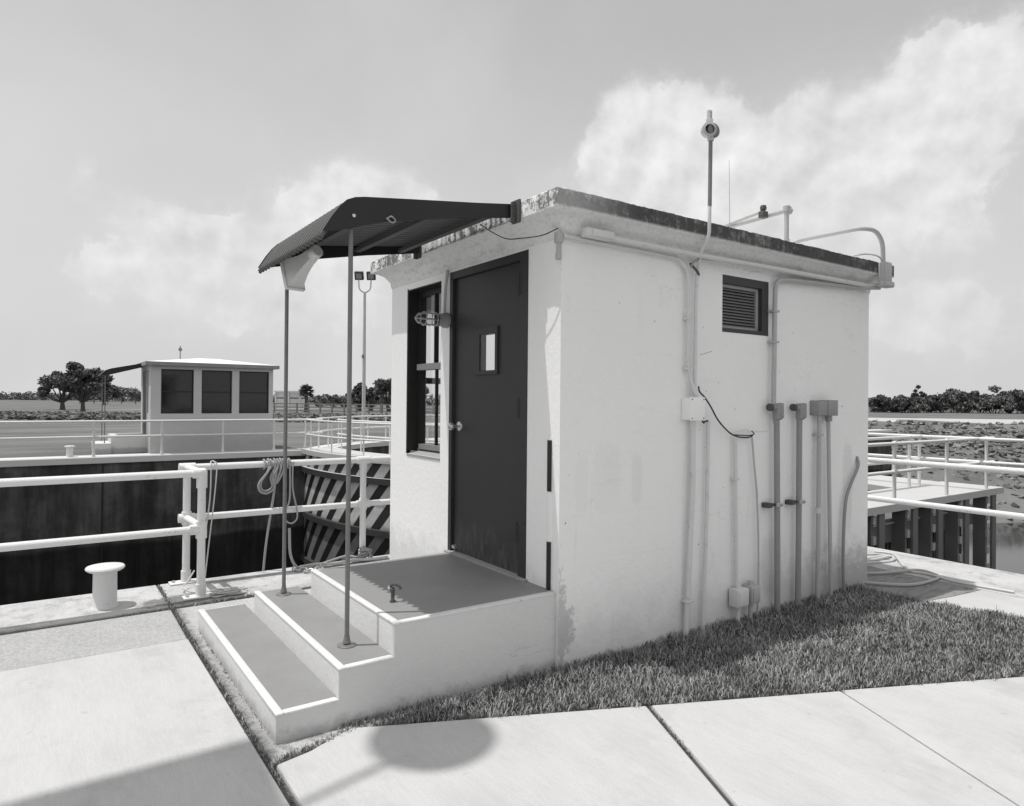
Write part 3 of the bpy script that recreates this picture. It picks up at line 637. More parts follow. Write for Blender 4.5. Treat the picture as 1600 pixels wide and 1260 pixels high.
o = mb.build('corrugated_sheet', M_canopy_top, can); md = o.modifiers.new('s', 'SOLIDIFY'); md.thickness = .0015
bott = [(-.150, 2.118), (-.55, 2.052), (-.90, 1.983), (-1.05, 1.938), (-1.13, 1.908), (-1.2, 1.893), (-1.248, 1.880)]
topp = prof_pts(PR, .012)
for y0, y1 in ((CY0-.008, CY0-.002), (CY1+.002, CY1+.008)):
    poly = topp+bott[::-1]; n0 = len(poly)
    v = [(x, y0, z) for x, z in poly]+[(x, y1, z) for x, z in poly]
    MB().add(v, [tuple(range(n0)), tuple(range(n0, 2*n0))]+[(i, (i+1) % n0, n0+(i+1) % n0, n0+i) for i in range(n0)]).build('side_panel', M_canopy, can)
for x, z in ((-.98, 2.035), (-.62, 2.085), (-.30, 2.125)):
    MB().box(x-.02, x+.02, CY0, CY1, z-.022, z+.0).build('crossbar', mat('crossbar_metal', .09, .5, .4), can)
for y in (.288, 1.355):
    pz = -.157
    p = MB().cyl((-1.112, y, pz+.006), (-1.112, y, 1.95), .0118, 14).build('pole', M_pole, can)
    MB().lathe((-1.112, y, pz), [(0, .012), (.018, .012), (.020, .016), (.0135, .045), (.0135, .05)], 20).lathe((-1.112, y, pz-.001), [(.046, 0), (.047, .004), (.043, .008), (0, .009)], 24).build('base_plate', M_pole, p)
    MB().cyl((-1.112, CY0-.014 if y < 1 else CY1+.002, 1.975), (-1.112, CY0-.008 if y < 1 else CY1+.014, 1.975), .009, 10).build('bolt', M_steel, can)
MB().tube(curve([(-.94, CY0-.012, 1.985), (-.915, CY0-.02, 2.0), (-.89, CY0-.012, 1.985), (-.91, CY0-.018, 1.97), (-.94, CY0-.014, 1.99)]), .004, 6).build('wire_tie', M_rope2, can)
for y in (.235, 1.47):
    mb = MB().box(-.150, -.137, y-.035, y+.035, 2.085, 2.215).box(-.18, -.150, y-.006, y+.006, 2.08, 2.2)
    mb.build('bracket', M_rust, can)
mb = MB().tube(curve([(-.16, .60, 2.15), (-.15, .45, 2.065), (-.15, .32, 2.01), (-.145, .2, 1.99), (-.10, .05, 1.985), (-.04, -.02, 2.02)]), .0032, 6)
tag(mb.build('wire', M_cable), 'thin dark wire sagging from the canopy to the house corner', 'wire')
# PA horn under canopy
hb, hm = Vector((-1.05, 1.06, 1.925)), Vector((-1.115, 1.34, 1.815))
ax = (hm-hb).normalized(); side = ax.cross(Vector((0, 0, 1))).normalized(); upv = side.cross(ax)
hr = thing('horn_speaker', 'pale rectangular horn loudspeaker slung under the canopy front edge', 'loudspeaker', hb)
secs = [(0, .026, .032), (.05, .028, .036), (.10, .032, .045), (.15, .037, .060), (.20, .045, .080), (.24, .055, .098)]
vs = []
for d, a_, b2 in secs:
    for sx, sz in ((-1, -1), (1, -1), (1, 1), (-1, 1)): vs.append(hb+ax*d+side*a_*sx+upv*b2*sz)
MB().add(vs, [(i*4+k, i*4+(k+1) % 4, (i+1)*4+(k+1) % 4, (i+1)*4+k) for i in range(len(secs)-1) for k in range(4)]+[(3, 2, 1, 0)]).build('horn', M_horn, hr)
mb = MB(); c = hb+ax*.245
for s_, l_ in ((side, 1), (upv, 0)):
    for sg in (-1, 1):
        if l_: mb.obox(c+side*.056*sg, side*.007, upv*.107, ax*.013)
        else: mb.obox(c+upv*.100*sg, side*.049, upv*.007, ax*.012)
mb.build('rim', M_horn, hr)
mb = MB().lathe(hb-ax*.06, [(0, 0), (.034, 0), (.040, .006), (.040, .045), (.034, .06), (0, .061)], 20, ax); mb.build('driver', M_horn, hr)
MB().cyl(hb+Vector((0, 0, .03)), hb+Vector((0, 0, .135)), .008, 8).build('bracket', M_pole, hr)
# ================================================================== light on front wall
vl = thing('bulkhead_light', 'caged glass jar light sticking out between the window and the door', 'light', (0, 1.285, 1.63))
LY, LZ = 1.285, 1.632
MB().lathe((0, LY, LZ), [(.05, 0), (.055, -.004), (.055, -.03), (.045, -.05), (.043, -.075), (.038, -.08)], 20, (1, 0, 0)).build('base', M_pipeg, vl)
MB().lathe((0, LY, LZ), [(.036, -.078), (.040, -.11), (.040, -.19), (.032, -.225), (.015, -.243), (0, -.247)], 20, (1, 0, 0)).build('jar', M_jar, vl)
mb = MB()
for k in range(6):
    a_ = k*math.pi/3+.2; c_, s_ = math.cos(a_), math.sin(a_)
    mb.tube([(-.07, LY+.046*c_, LZ+.046*s_), (-.19, LY+.047*c_, LZ+.047*s_), (-.235, LY+.03*c_, LZ+.03*s_), (-.258, LY, LZ)], .0032, 6)
for x, r_ in ((-.10, .047), (-.145, .0475), (-.19, .0475), (-.228, .034)):
    mb.tube([(x, LY+r_*math.cos(k*math.pi/10), LZ+r_*math.sin(k*math.pi/10)) for k in range(20)], .0032, 6, closed=True)
mb.build('cage', M_chain, vl)
tag(MB().tube(curve([(-.016, 1.262, 1.985), (-.02, 1.266, 1.93), (-.02, 1.282, 1.86), (-.02, 1.29, 1.78), (-.022, 1.288, 1.69)]), .011, 8).build('conduit', M_pipem), 'short bent conduit rising from the caged jar light beside the door', 'conduit')
# taped thin conduit at corner
cd = thing('conduit', 'thin vertical white conduit with two black bands on the front wall near the house corner', 'conduit', (-.01, .082, 0))
MB().box(-.010, -.0, .074, .090, .004, .86).build('pipe', M_wallL, cd)
for z0, z1 in ((.556, .845), (.004, .272)): MB().box(-.016, -.0005, .071, .093, z0, z1).build('band', M_black, cd)
mb = MB().tube([(-.03, -.012, 2.0), (-.03, -.012, 1.88)], .013, 10).bbox(-.05, -.01, -.032, .008, 1.94, 2.0, .006).cyl((-.03, -.012, 1.85), (-.03, -.012, 1.885), .018, 10)
tag(mb.build('conduit_fitting', M_pipem), 'short capped conduit fitting hanging at the house corner under the roof', 'conduit')
# ================================================================== conduits on shaded wall
def pipe(label, pts, r, m=None, n=10, rr=.06, strap=(), name='conduit', smooth=False, cat='conduit'):
    m = m or M_pipe
    t = thing(name, label, cat, pts[-1] if pts[-1][2] < pts[0][2] else pts[0])
    MB().tube(curve(pts) if smooth else arc(pts, rr), r, n).build('pipe', m, t)
    for p in strap:
        x, z = p; MB().bbox(x-r*1.9, x+r*1.9, max(pts[0][1], -.055)-r*1.25 if pts[0][1] > -.1 else -.058, -.001, z-.008, z+.008, .002).build('strap', m, t)
    return t
pipe('long white conduit under the eave turning down at its middle to the square junction box', [(-.01, -.028, 1.982), (.4, -.028, 1.978), (.93, -.028, 1.972), (1.012, -.028, 1.90), (1.014, -.028, 1.27), (1.080, -.05, 1.095)], .011, rr=.09, strap=[(1.013, 1.6), (1.013, 1.28)])
jb = thing('junction_box', 'square white junction box at the middle of the shaded wall', 'junction box', (1.03, -.06, .95))
MB().bbox(.985, 1.115, -.075, -.001, .955, 1.095, .004).build('housing', M_wall, jb)
MB().bbox(.981, 1.119, -.083, -.076, .951, 1.099, .002).build('cover', M_wall, jb)
for x, z in ((.995, 1.085), (1.105, 1.085), (.995, .965), (1.105, .965)): MB().cyl((x, -.086, z), (x, -.083, z), .004, 8).build('screw', M_black, jb)
pipe('thick pale conduit running down from the white junction box into the grass', [(1.058, -.035, .955), (1.064, -.035, .55), (1.005, -.035, -.45)], .017, M_pipe, strap=[(1.03, -.2)])
mast = thing('roof_mast', 'tall thin mast beside the eave topped by a round sensor head', 'mast', (1.05, -.165, 2.0))
MB().cyl((1.048, -.165, 2.29), (1.052, -.165, 2.715), .0125, 12).build('pole', M_pole, mast)
MB().tube(arc([(1.047, -.165, 2.295), (1.047, -.163, 2.10), (1.06, -.09, 2.03), (1.10, -.035, 1.95), (1.086, -.03, 1.80), (1.079, -.03, 1.10)], .05), .0115, 10).build('lower_pipe', M_pipe, mast)
mb = MB().lathe((1.05, -.135, 2.765), [(0, 0), (.03, .0), (.044, -.012), (.046, -.05), (.03, -.055)], 20, (.55, 1, 0)).lathe((1.052, -.165, 2.70), [(.014, 0), (.02, .002), (.02, .025), (.012, .03)], 12)
mb.build('sensor_head', M_pipem, mast)
MB().lathe((1.065, -.165, 2.765), [(.046, 0), (.046, -.018), (.038, -.024), (0, -.024)], 20, (.15, 1, 0)).build('head_cover', M_pole, mast)
MB().bbox(1.030, 1.064, -.175, -.145, 2.812, 2.84, .003).box(1.034, 1.040, -.170, -.150, 2.84, 2.885).box(1.054, 1.060, -.170, -.150, 2.84, 2.885).box(1.034, 1.060, -.170, -.150, 2.885, 2.892).build('photo_cell', M_steel, mast)
bc_ = thing('conduit', 'thick white conduit under the eave with a boxy end fitting near the corner', 'conduit', (1.6, -.075, 2.01))
MB().tube(arc([(.30, -.075, 2.003), (1.0, -.07, 2.003), (1.9, -.07, 2.012), (3.12, -.07, 2.02), (3.20, -.12, 2.03)], .05), .017, 12).build('pipe', M_pipe, bc_)
MB().bbox(.10, .31, -.10, -.045, 1.985, 2.035, .008).build('end_fitting', M_pipe, bc_)
MB().bbox(.14, .30, -.106, -.10, 1.990, 2.030, .002).build('cover', M_pipe, bc_)
tag(MB().tube(curve([(1.012, -.05, 1.925), (1.03, -.06, 1.96), (1.10, -.06, 1.988), (1.25, -.05, 2.0), (1.38, -.04, 2.028), (1.9, -.04, 2.03), (2.5, -.04, 2.026), (3.0, -.04, 2.018), (3.2, -.09, 2.03)]), .007, 8).build('cable', M_pipeg), 'dark loose cable running under the eave above the vent', 'cable')
tag(MB().tube(curve([(1.016, -.04, 1.95), (1.07, -.05, 1.905), (1.10, -.04, 1.885)]), .008, 8).build('cable', M_rust), 'short dark cable crossing between the two conduits left of the vent', 'cable')
pipe('thin stained white conduit starting just right below the junction box', [(1.215, -.03, .948), (1.205, -.03, .3), (1.172, -.03, -.46)], .0125, M_pipe)
tag(MB().tube(curve([(1.13, -.05, .952), (1.145, -.05, .935), (1.17, -.045, .945), (1.212, -.03, .945)]), .006, 8).build('cable', M_cable), 'short black cable between the junction box and the thin white conduit', 'cable')
cb = thing('cable', 'black cable sagging from the junction box to the thin pipe', 'cable', (1.4, -.03, .85))
MB().tube(curve([(1.105, -.04, 1.17), (1.11, -.045, 1.135), (1.14, -.06, 1.10), (1.20, -.06, 1.04), (1.30, -.045, .945), (1.42, -.04, .865), (1.52, -.035, .835), (1.62, -.035, .828), (1.675, -.035, .84)]), .0052, 8).build('strand', M_cable, cb)
MB().tube(curve([(1.46, -.035, .85), (1.54, -.04, .845), (1.62, -.04, .842), (1.69, -.035, .85), (1.665, -.035, .872)]), .004, 8).build('loop', M_cable, cb)
MB().tube(curve([(1.45, -.03, .86), (1.53, -.04, .875), (1.6, -.035, .88), (1.66, -.03, .865), (1.85, -.03, .868)]), .0016, 6).build('tie_wire', M_steel, cb)
t8 = pipe('white conduit entering a small cast box just above the grass', [(1.494, -.03, .82), (1.505, -.03, .2), (1.513, -.03, -.17)], .0125, M_pipe, strap=[(1.50, .55)])
def lowbox(x0, x1, z0, z1, m, label, px_):
    t = thing('junction_box', label, 'junction box', ((x0+x1)/2, -.05, z0))
    MB().bbox(x0, x1, -.09, -.015, z0, z1, .006).build('housing', m, t)
    MB().bbox(x0+.012, x1-.012, -.098, -.088, z0+.012, z1-.012, .003).build('cover', m, t)
    MB().cyl((px_, -.045, z1-.002), (px_, -.045, z1+.03), .019, 10).build('upper_hub', m, t)
    MB().cyl((px_, -.045, z0-.025), (px_, -.045, z0+.002), .019, 10).build('lower_hub', m, t)
    MB().cyl((px_, -.045, z0-.22), (px_, -.045, z0-.02), .0145, 10).build('stub_pipe', m, t)
lowbox(1.455, 1.575, -.305, -.185, M_pipe, 'left white cast junction box just above the grass', 1.515)
lowbox(1.605, 1.70, -.30, -.185, M_pipem, 'right greyer cast junction box just above the grass', 1.65)
pipe('thin bowed grey cable conduit right of the two low boxes', [(1.675, -.03, .83), (1.70, -.03, .65), (1.735, -.03, .42), (1.755, -.03, .1), (1.758, -.03, -.2), (1.745, -.03, -.47)], .0065, M_pipem, smooth=True)
D = pipe('tall conduit dropping from the eave right of the vent to the LB fitting', [(3.20, -.12, 2.005), (3.05, -.045, 2.0), (2.10, -.038, 1.962), (1.925, -.038, 1.94), (1.915, -.038, 1.80), (1.908, -.038, 1.055)], .0165, M_pipem, rr=.13, strap=[(1.915, 1.72), (1.91, 1.5)])
def lb(x, z0, z1, label, grp=None):
    t = thing('elbow_fitting', label, 'conduit fitting', (x, -.05, z0), grp)
    MB().bbox(x-.026, x+.030, -.085, -.028, z0+.02, z1, .014, 3).build('body', M_pipeg, t)
    MB().bbox(x-.004, x+.034, -.093, -.045, z0+.03, z1+.003, .012, 3).build('cover', M_pipeg, t)
    MB().cyl((x-.02, -.056, z1-.032), (x-.062, -.052, z1-.030), .02, 12).build('side_hub', M_pipeg, t)
    MB().cyl((x-.062, -.052, z1-.030), (x-.088, -.050, z1-.029), .027, 12).build('locknut', M_rust, t)
    MB().cyl((x, -.05, z0-.005), (x, -.05, z0+.03), .022, 12).build('lower_hub', M_pipeg, t)
lb(1.925, .925, 1.065, 'grey elbow fitting on the tall conduit from the eave', 'elbow conduit fittings')
lb(2.205, .925, 1.065, 'grey elbow fitting heading the second dark pipe, with no conduit above', 'elbow conduit fittings')
def strapped(label, x0, z0, x1, zs):
    t = pipe(label, [(x0, -.048, z0), ((x0+x1)/2+.003, -.048, .2), (x1, -.048, -.47)], .0205, M_pipeg, rr=.3)
    k = MB().bbox(x0-.105, x0-.055, -.06, -.002, zs-.018, zs+.016, .004).box(x0-.07, x0+.03, -.050, -.034, zs-.010, zs+.008); k.build('clamp_arm', M_rust, t)
    MB().bbox(x0-.028, x0+.032, -.078, -.062, zs-.016, zs+.014, .004).cyl((x0+.02, -.088, zs), (x0+.02, -.076, zs), .009, 8).build('clamp', M_chain, t)
strapped('dark grey pipe below the fitting of the tall eave conduit', 1.932, .93, 1.955, .345)
strapped('dark grey pipe standing alone under the second elbow fitting', 2.208, .93, 2.205, .345)
tb = thing('junction_box', 'grey double junction box at the right end of the shaded wall', 'junction box', (2.53, -.05, .98))
MB().bbox(2.415, 2.60, -.075, -.001, .975, 1.088, .004).build('housing', M_pipeg, tb)
MB().bbox(2.535, 2.665, -.082, -.002, .972, 1.092, .003).build('cover', M_pipeg, tb)
pipe('pale conduit on the left below the grey double box', [(2.478, -.04, .98), (2.478, -.04, .3), (2.47, -.04, -.46)], .0165, M_pipem, strap=[(2.478, .83)])
MB()
pipe('pale conduit on the right below the grey double box', [(2.60, -.04, .98), (2.625, -.04, .3), (2.655, -.04, -.46)], .0145, M_pipem)
tag(MB().cyl((2.598, -.045, .93), (2.599, -.045, .985), .026, 12).build('conduit_fitting', M_pipeg), 'dark hub fitting joining the right pale conduit to the double box', 'conduit fitting')
tag(MB().cyl((2.476, -.04, .235), (2.476, -.04, .275), .021, 12).build('conduit_fitting', M_pipe), 'white coupling halfway down the left pale conduit', 'conduit fitting')
pipe('crooked pipe bending into the wall beside the far corner', [(3.088, .0, .633), (3.06, -.025, .56), (2.95, -.03, .43), (2.875, -.03, .30), (2.845, -.03, .05), (2.843, -.03, -.25), (2.865, -.03, -.46)], .0125, M_pipeg, smooth=True)
# fascia end fitting + goosenecks
ef = thing('conduit_fitting', 'large stained conduit fitting clamped to the roof edge at the far corner', 'conduit fitting', (3.17, -.165, 2.0))
MB().bbox(3.13, 3.23, -.205, -.137, 2.035, 2.20, .012).bbox(3.12, 3.25, -.215, -.136, 2.0, 2.045, .01).build('body', M_pipem, ef)
pipe('bent gooseneck conduit rising above the far end of the roof', [(3.16, -.165, 2.195), (3.15, -.165, 2.36), (3.05, -.16, 2.445), (2.93, -.10, 2.451), (2.92, .5, 2.451), (2.92, .6, 2.22)], .0175, M_pipem, rr=.12)
tag(MB().tube(curve([(3.15, -.165, 2.21), (3.10, -.15, 2.245), (3.0, -.1, 2.255), (2.9, .0, 2.23)]), .006, 8).build('cable', M_pipem), 'thin cable arching over the roof edge beside the gooseneck', 'cable')
rp = thing('roof_pipe', 'braced pipe post with ball end and sloping arms standing on the roof', 'pipe', (2.11, 0, 2.2))
MB().cyl((2.105, 0, 2.19), (2.105, 0, 2.475), .017, 12).build('post', M_pipem, rp)
MB().cyl((2.105, 0, 2.20), (2.105, 0, 2.235), .032, 12).cyl((2.105, 0, 2.235), (2.105, 0, 2.262), .024, 12).build('flange', M_pipem, rp)
MB().tube([(2.11, -.02, 2.48), (2.13, .25, 2.475), (2.18, 1.6, 2.46)], .017, 12).build('arm', M_pipem, rp)
MB().tube([(2.06, .17, 2.50), (2.13, .6, 2.48), (2.17, 1.5, 2.44)], .011, 10).build('brace', M_pipem, rp)
MB().lathe((2.125, -.005, 2.478), [(0, -.03), (.02, -.024), (.03, 0), (.02, .024), (0, .03)], 16).cyl((2.105, 0, 2.47), (2.105, 0, 2.508), .026, 12).build('ball_end', M_pipem, rp)
MB().bbox(2.03, 2.09, .14, .19, 2.45, 2.50, .008).lathe((2.06, .165, 2.525), [(0, -.028), (.022, -.015), (.025, 0), (.02, .018), (0, .024)], 12).build('clamp', M_rust, rp)
tag(MB().tube([(2.10, .5, 2.19), (2.10, .5, 2.6), (2.09, .5, 2.985)], [.004, .003, .0018], 6).build('antenna', M_pipem), 'hair-thin whip antenna rising from the roof', 'antenna')
tag(MB().tube(curve([(1.14, -.03, 1.38), (1.12, -.05, 1.375), (1.22, -.05, 1.40)]), .0014, 6).build('wire', M_cable), 'tiny loose wire end sticking out of the wall below the vent', 'wire')
# ================================================================== porch stub
sb = thing('door_stop', 'small dark metal hook stop standing upright on the top step', 'door stop', (-.84, .345, 0))
MB().lathe((-.84, .345, .002), [(.016, 0), (.016, .004), (.010, .012), (.010, .05), (.013, .062), (.008, .075)], 12).build('stem', M_rust, sb)
MB().tube(curve([(-.848, .36, .062), (-.845, .355, .088), (-.83, .34, .094), (-.81, .325, .082), (-.805, .32, .068)]), .007, 8).build('hook', M_rust, sb)
MB().lathe((-.846, .365, .072), [(0, -.012), (.012, -.008), (.015, 0), (.01, .01), (0, .012)], 10).build('nub', M_steel, sb)
# ================================================================== NEAR RAILING
r1 = thing('railing', 'left run of white pipe railing on the near lock edge, ending at the corner post', 'railing', (-1.378, 2.54, G))
PR_ = .0285
def post(mb, x, y, z0, z1, r=PR_): return mb.cyl((x, y, z0), (x, y, z1), r, 18)
def foot(par, x, y, yaw=0):
    MB().bbox(x-.12, x+.12, y-.055, y+.055, G+.002, G+.014, .003).build('base_plate', M_rail, par)
    mb = MB().cyl((x, y, G+.012), (x, y, G+.10), .037, 18); mb.build('socket', M_rail, par)
    mb = MB()
    for s_ in (-1, 1): mb.cyl((x+.09*s_, y, G+.012), (x+.09*s_, y, G+.028), .013, 6)
    mb.build('bolts', M_chain, par)
post(MB(), -1.378, 2.54, G+.01, .50).build('post', M_rail, r1); foot(r1, -1.378, 2.54)
MB().tube([(-6.5, 2.54, .505), (-1.378, 2.54, .505)], PR_*.97, 18).build('top_rail', M_rail, r1)
MB().tube([(-6.5, 2.54, .087), (-1.378, 2.54, .087)], PR_*.97, 18).build('mid_rail', M_rail, r1)
MB().cyl((-1.378, 2.54, .395), (-1.378, 2.54, .515), .038, 18).cyl((-1.44, 2.54, .505), (-1.36, 2.54, .505), .038, 18).lathe((-1.378, 2.54, .515), [(.038, 0), (.034, .015), (.02, .024), (0, .027)], 18).build('elbow_fitting', M_rail, r1)
MB().cyl((-1.378, 2.54, .02), (-1.378, 2.54, .145), .039, 18).cyl((-1.46, 2.54, .087), (-1.378, 2.54, .087), .038, 18).build('tee_fitting', M_rail, r1)
MB().tube([(-1.378, 2.54, .505), (-1.40, 3.03, .505)], PR_*.97, 18).tube([(-1.378, 2.54, .10), (-1.40, 3.03, .10)], PR_*.97, 18).build('link_rail', M_rail, r1)
r2 = thing('railing', 'right run of white pipe railing along the near lock edge, behind the canopy poles', 'railing', (-1.40, 3.03, G))
for x in (-1.40, .085, 2.2): 
    y = 3.03 if x < 0 else 3.0
    post(MB(), x, y, G+.01, .50).build('post', M_rail, r2); foot(r2, x, y)
    MB().cyl((x, y, .05), (x, y, .15), .037, 18).cyl((x-.06, y, .10), (x+.06, y, .10), .036, 18).build('tee_fitting', M_rail, r2)
    MB().cyl((x, y, .43), (x, y, .505), .036, 18).cyl((x-.06, y, .505), (x+.06, y, .505), .037, 18).build('top_fitting', M_rail, r2)
MB().tube([(-1.40, 3.03, .505), (.085, 3.0, .505), (2.2, 3.0, .505)], PR_*.97, 18).build('top_rail', M_rail, r2)
MB().tube([(-1.40, 3.03, .10), (.085, 3.0, .10), (2.2, 3.0, .10)], PR_*.97, 18).build('mid_rail', M_rail, r2)
r3 = thing('railing', 'white pipe railing beside the gate recess, nearest one right of the house', 'railing', (4.70, 0, G))
for y in (2.9, -3.0): post(MB(), 4.70, y, G+.005, .48).build('post', M_rail, r3)
MB().tube([(4.70, 2.9, .484), (4.70, -3.0, .484)], PR_, 16).build('top_rail', M_rail, r3)
MB().tube([(4.70, 2.9, .09), (4.70, -3.0, .09)], PR_, 16).build('mid_rail', M_rail, r3)
# bollards
def bollard(x, y, z, label, s=1):
    t = thing('mooring_bollard', label, 'bollard', (x, y, z), 'mooring bollards on the lock walls')
    MB().lathe((0, 0, 0), [(.086, 0), (.082, .007), (.077, .016), (.075, .25), (.082, .262), (0, .263)], 32).build('shaft', M_rail2b, t, False)
    MB().lathe((0, 0, 0), [(.075, .250), (.104, .256), (.120, .266), (.124, .276), (.118, .286), (.08, .294), (0, .299)], 32).build('cap', M_rail2b, t, False)
    return t
M_rail2b = mat('bollard_paint', .66, .5, .4, var=.03, vsc=10, spots=.15, ssc=20)
b1 = bollard(-1.985, 2.66, G, 'pale mushroom shaped mooring bollard on the near coping')
b2_ = b1.copy(); S.collection.objects.link(b2_); b2_.location = (-1.72, 18.35, F); b2_['label'] = 'tiny pale mooring bollard on the far coping, beyond the left railing'
for ch in b1.children: c = ch.copy(); S.collection.objects.link(c); c.parent = b2_
# ropes, chain
def rope(label, pts, r, m=M_rope, cat='rope', smooth=True, n=6):
    return tag(MB().tube(curve(pts, 8) if smooth else pts, r, n).build('rope', m), label, cat)
rope('thin white line doubled over the top rail beside the corner post', [(-1.262, 3.02, -.05), (-1.235, 2.985, .25), (-1.228, 2.99, .50), (-1.222, 3.03, .545), (-1.20, 3.0, .545), (-1.185, 2.985, .50), (-1.205, 2.97, .25), (-1.25, 2.95, -.15), (-1.285, 2.9, -.40)], .0055)
kn = thing('rope', 'grey mooring rope knotted over the top rail with hanging loops', 'rope', (-.7, 3.0, .5))
for i in range(9):
    x = -.80+i*.026+rnd.uniform(-.004, .004); y = 3.0+.012
    MB().tube([(x+.004*math.sin(k), y+(.040+.004*(i % 2))*math.cos(k*math.pi/8), .505+(.040+.004*(i % 2))*math.sin(k*math.pi/8)) for k in range(16)], .0085, 6, closed=True).build('turn', M_rope2, kn)
MB().tube(curve([(-.775, 2.965, .49), (-.79, 2.96, .44), (-.84, 2.96, .36), (-.835, 2.96, .30), (-.79, 2.96, .285), (-.75, 2.96, .32), (-.76, 2.965, .40), (-.72, 2.965, .48)]), .009, 6).build('loop', M_rope2, kn)
MB().tube(curve([(-.76, 2.955, .49), (-.80, 2.95, .43), (-.86, 2.95, .35), (-.85, 2.95, .285), (-.79, 2.95, .265), (-.735, 2.95, .31), (-.745, 2.955, .40), (-.70, 2.96, .48)]), .009, 6).build('loop', M_rope2, kn)
for dx in (0, .03, .055): MB().tube(curve([(-.70+dx, 2.965, .50), (-.715+dx, 2.958, .44), (-.735+dx*.6, 2.955, .36), (-.75+dx*.3, 2.96, .33)]), .009, 6).build('strand', M_rope2, kn)
MB().tube(curve([(-.715, 2.96, .42), (-.73, 3.0, .2), (-.76, 3.09, -.2), (-.785, 3.12, -.6)]), .010, 6).build('tail', M_rope2, kn)
MB().tube(curve([(-.60, 2.96, .50), (-.60, 2.96, .2), (-.64, 2.96, .1), (-.63, 2.96, .02), (-.58, 2.96, -.01), (-.535, 2.96, .03), (-.54, 2.96, .12), (-.575, 2.96, .3), (-.575, 2.96, .52)]), .0075, 6).build('loop', M_rope2, kn)
rope('grey rope lying along the coping from the chain to the railing post', [(-.60, 2.96, -.05), (-.59, 2.95, -.28), (-.53, 2.93, -.395), (-.42, 2.93, -.40), (-.25, 3.0, -.395), (-.08, 3.02, -.37), (.02, 2.97, -.38), (.06, 2.93, -.40)], .012, M_rope2)
rope('second pale rope running beside the steps towards the railing post', [(-.50, 2.98, -.40), (-.35, 2.96, -.39), (-.2, 2.91, -.395), (-.02, 2.93, -.39), (.1, 2.90, -.395), (.3, 2.92, -.40)], .013, M_rope)
def tangle(name, label, c, rx, ry, rz, n, r, m, seed):
    rn = random.Random(seed); pts = []
    for i in range(n):
        a_ = i*2.39+rn.uniform(-.7, .7); q_ = rn.uniform(.35, 1)
        pts.append((c[0]+rx*q_*math.cos(a_), c[1]+ry*q_*math.sin(a_), c[2]+rz*rn.uniform(0, 1)*(1.1-q_*.6)))
    return tag(MB().tube(curve(pts, 6), r, 5).build(name, m), label, 'rope')
tangle('rope', 'frayed white rope heap at the foot of the corner railing post', (-1.19, 2.50, G+.006), .17, .09, .05, 46, .006, M_rope, 3)
tangle('rope', 'small rope coil wound round the foot of the middle railing post', (.085, 2.955, G+.03), .085, .05, .13, 30, .008, M_rope2, 8)
rope('thin white line trailing from the frayed heap round the corner post foot', [(-1.30, 2.62, -.41), (-1.42, 2.66, -.405), (-1.47, 2.74, -.38), (-1.42, 2.85, -.37), (-1.36, 2.9, -.3)], .006)
ch = thing('chain', 'heavy galvanised chain lying on the coping behind the canopy pole', 'chain', (-.5, 2.85, G))
cpts = [(-.56, 2.97), (-.555, 2.92), (-.53, 2.87), (-.495, 2.83), (-.49, 2.785), (-.455, 2.76), (-.42, 2.79), (-.385, 2.82), (-.35, 2.85), (-.33, 2.90), (-.36, 2.93)]
for i in range(len(cpts)-1):
    a_, b2 = Vector((*cpts[i], G+.02)), Vector((*cpts[i+1], G+.02)); t = (b2-a_); L = t.length*.72; t.normalize(); c = (a_+b2)/2
    sd_ = Vector((-t.y, t.x, 0)); upz = Vector((0, 0, 1)); w1 = sd_ if i % 2 else (sd_*.5+upz*.8).normalized()
    MB().tube([c+t*L*math.cos(k*math.pi/7)*.95+w1*.022*math.sin(k*math.pi/7) for k in range(14)], .0075, 6, closed=True).build('link', M_chain, ch)
# hoses right
hz = G+.012
rope('pale hose looped in a flat coil by the far corner of the house', [(3.5, .75, hz), (4.0, .70, hz), (4.36, .52, hz), (4.44, .40, hz), (4.30, .38, hz+.02), (4.05, .48, hz), (3.6, .6, hz), (3.5, .52, hz), (4.1, .40, hz), (4.32, .33, hz+.02), (4.20, .28, hz), (3.8, .40, hz), (3.4, .45, hz)], .013, M_hose, 'hose')
rope('pale hose trailing over the coping edge beyond the house', [(4.35, .50, hz+.03), (4.37, .33, hz+.03), (4.13, .13, hz), (3.96, -.01, hz), (3.98, -.12, hz), (3.96, -.22, hz), (3.90, -.42, hz), (3.95, -.8, hz)], .013, M_hose, 'hose')
rope('grey hose making a wide loop on the dark slab beyond the house', [(3.4, .32, hz), (3.6, .13, hz), (3.8, .05, hz), (3.98, -.03, hz+.01), (4.02, -.12, hz+.01), (3.96, -.25, hz), (3.72, -.27, hz), (3.52, -.25, hz), (3.38, -.17, hz), (3.2, .05, hz)], .012, M_pipem, 'hose')
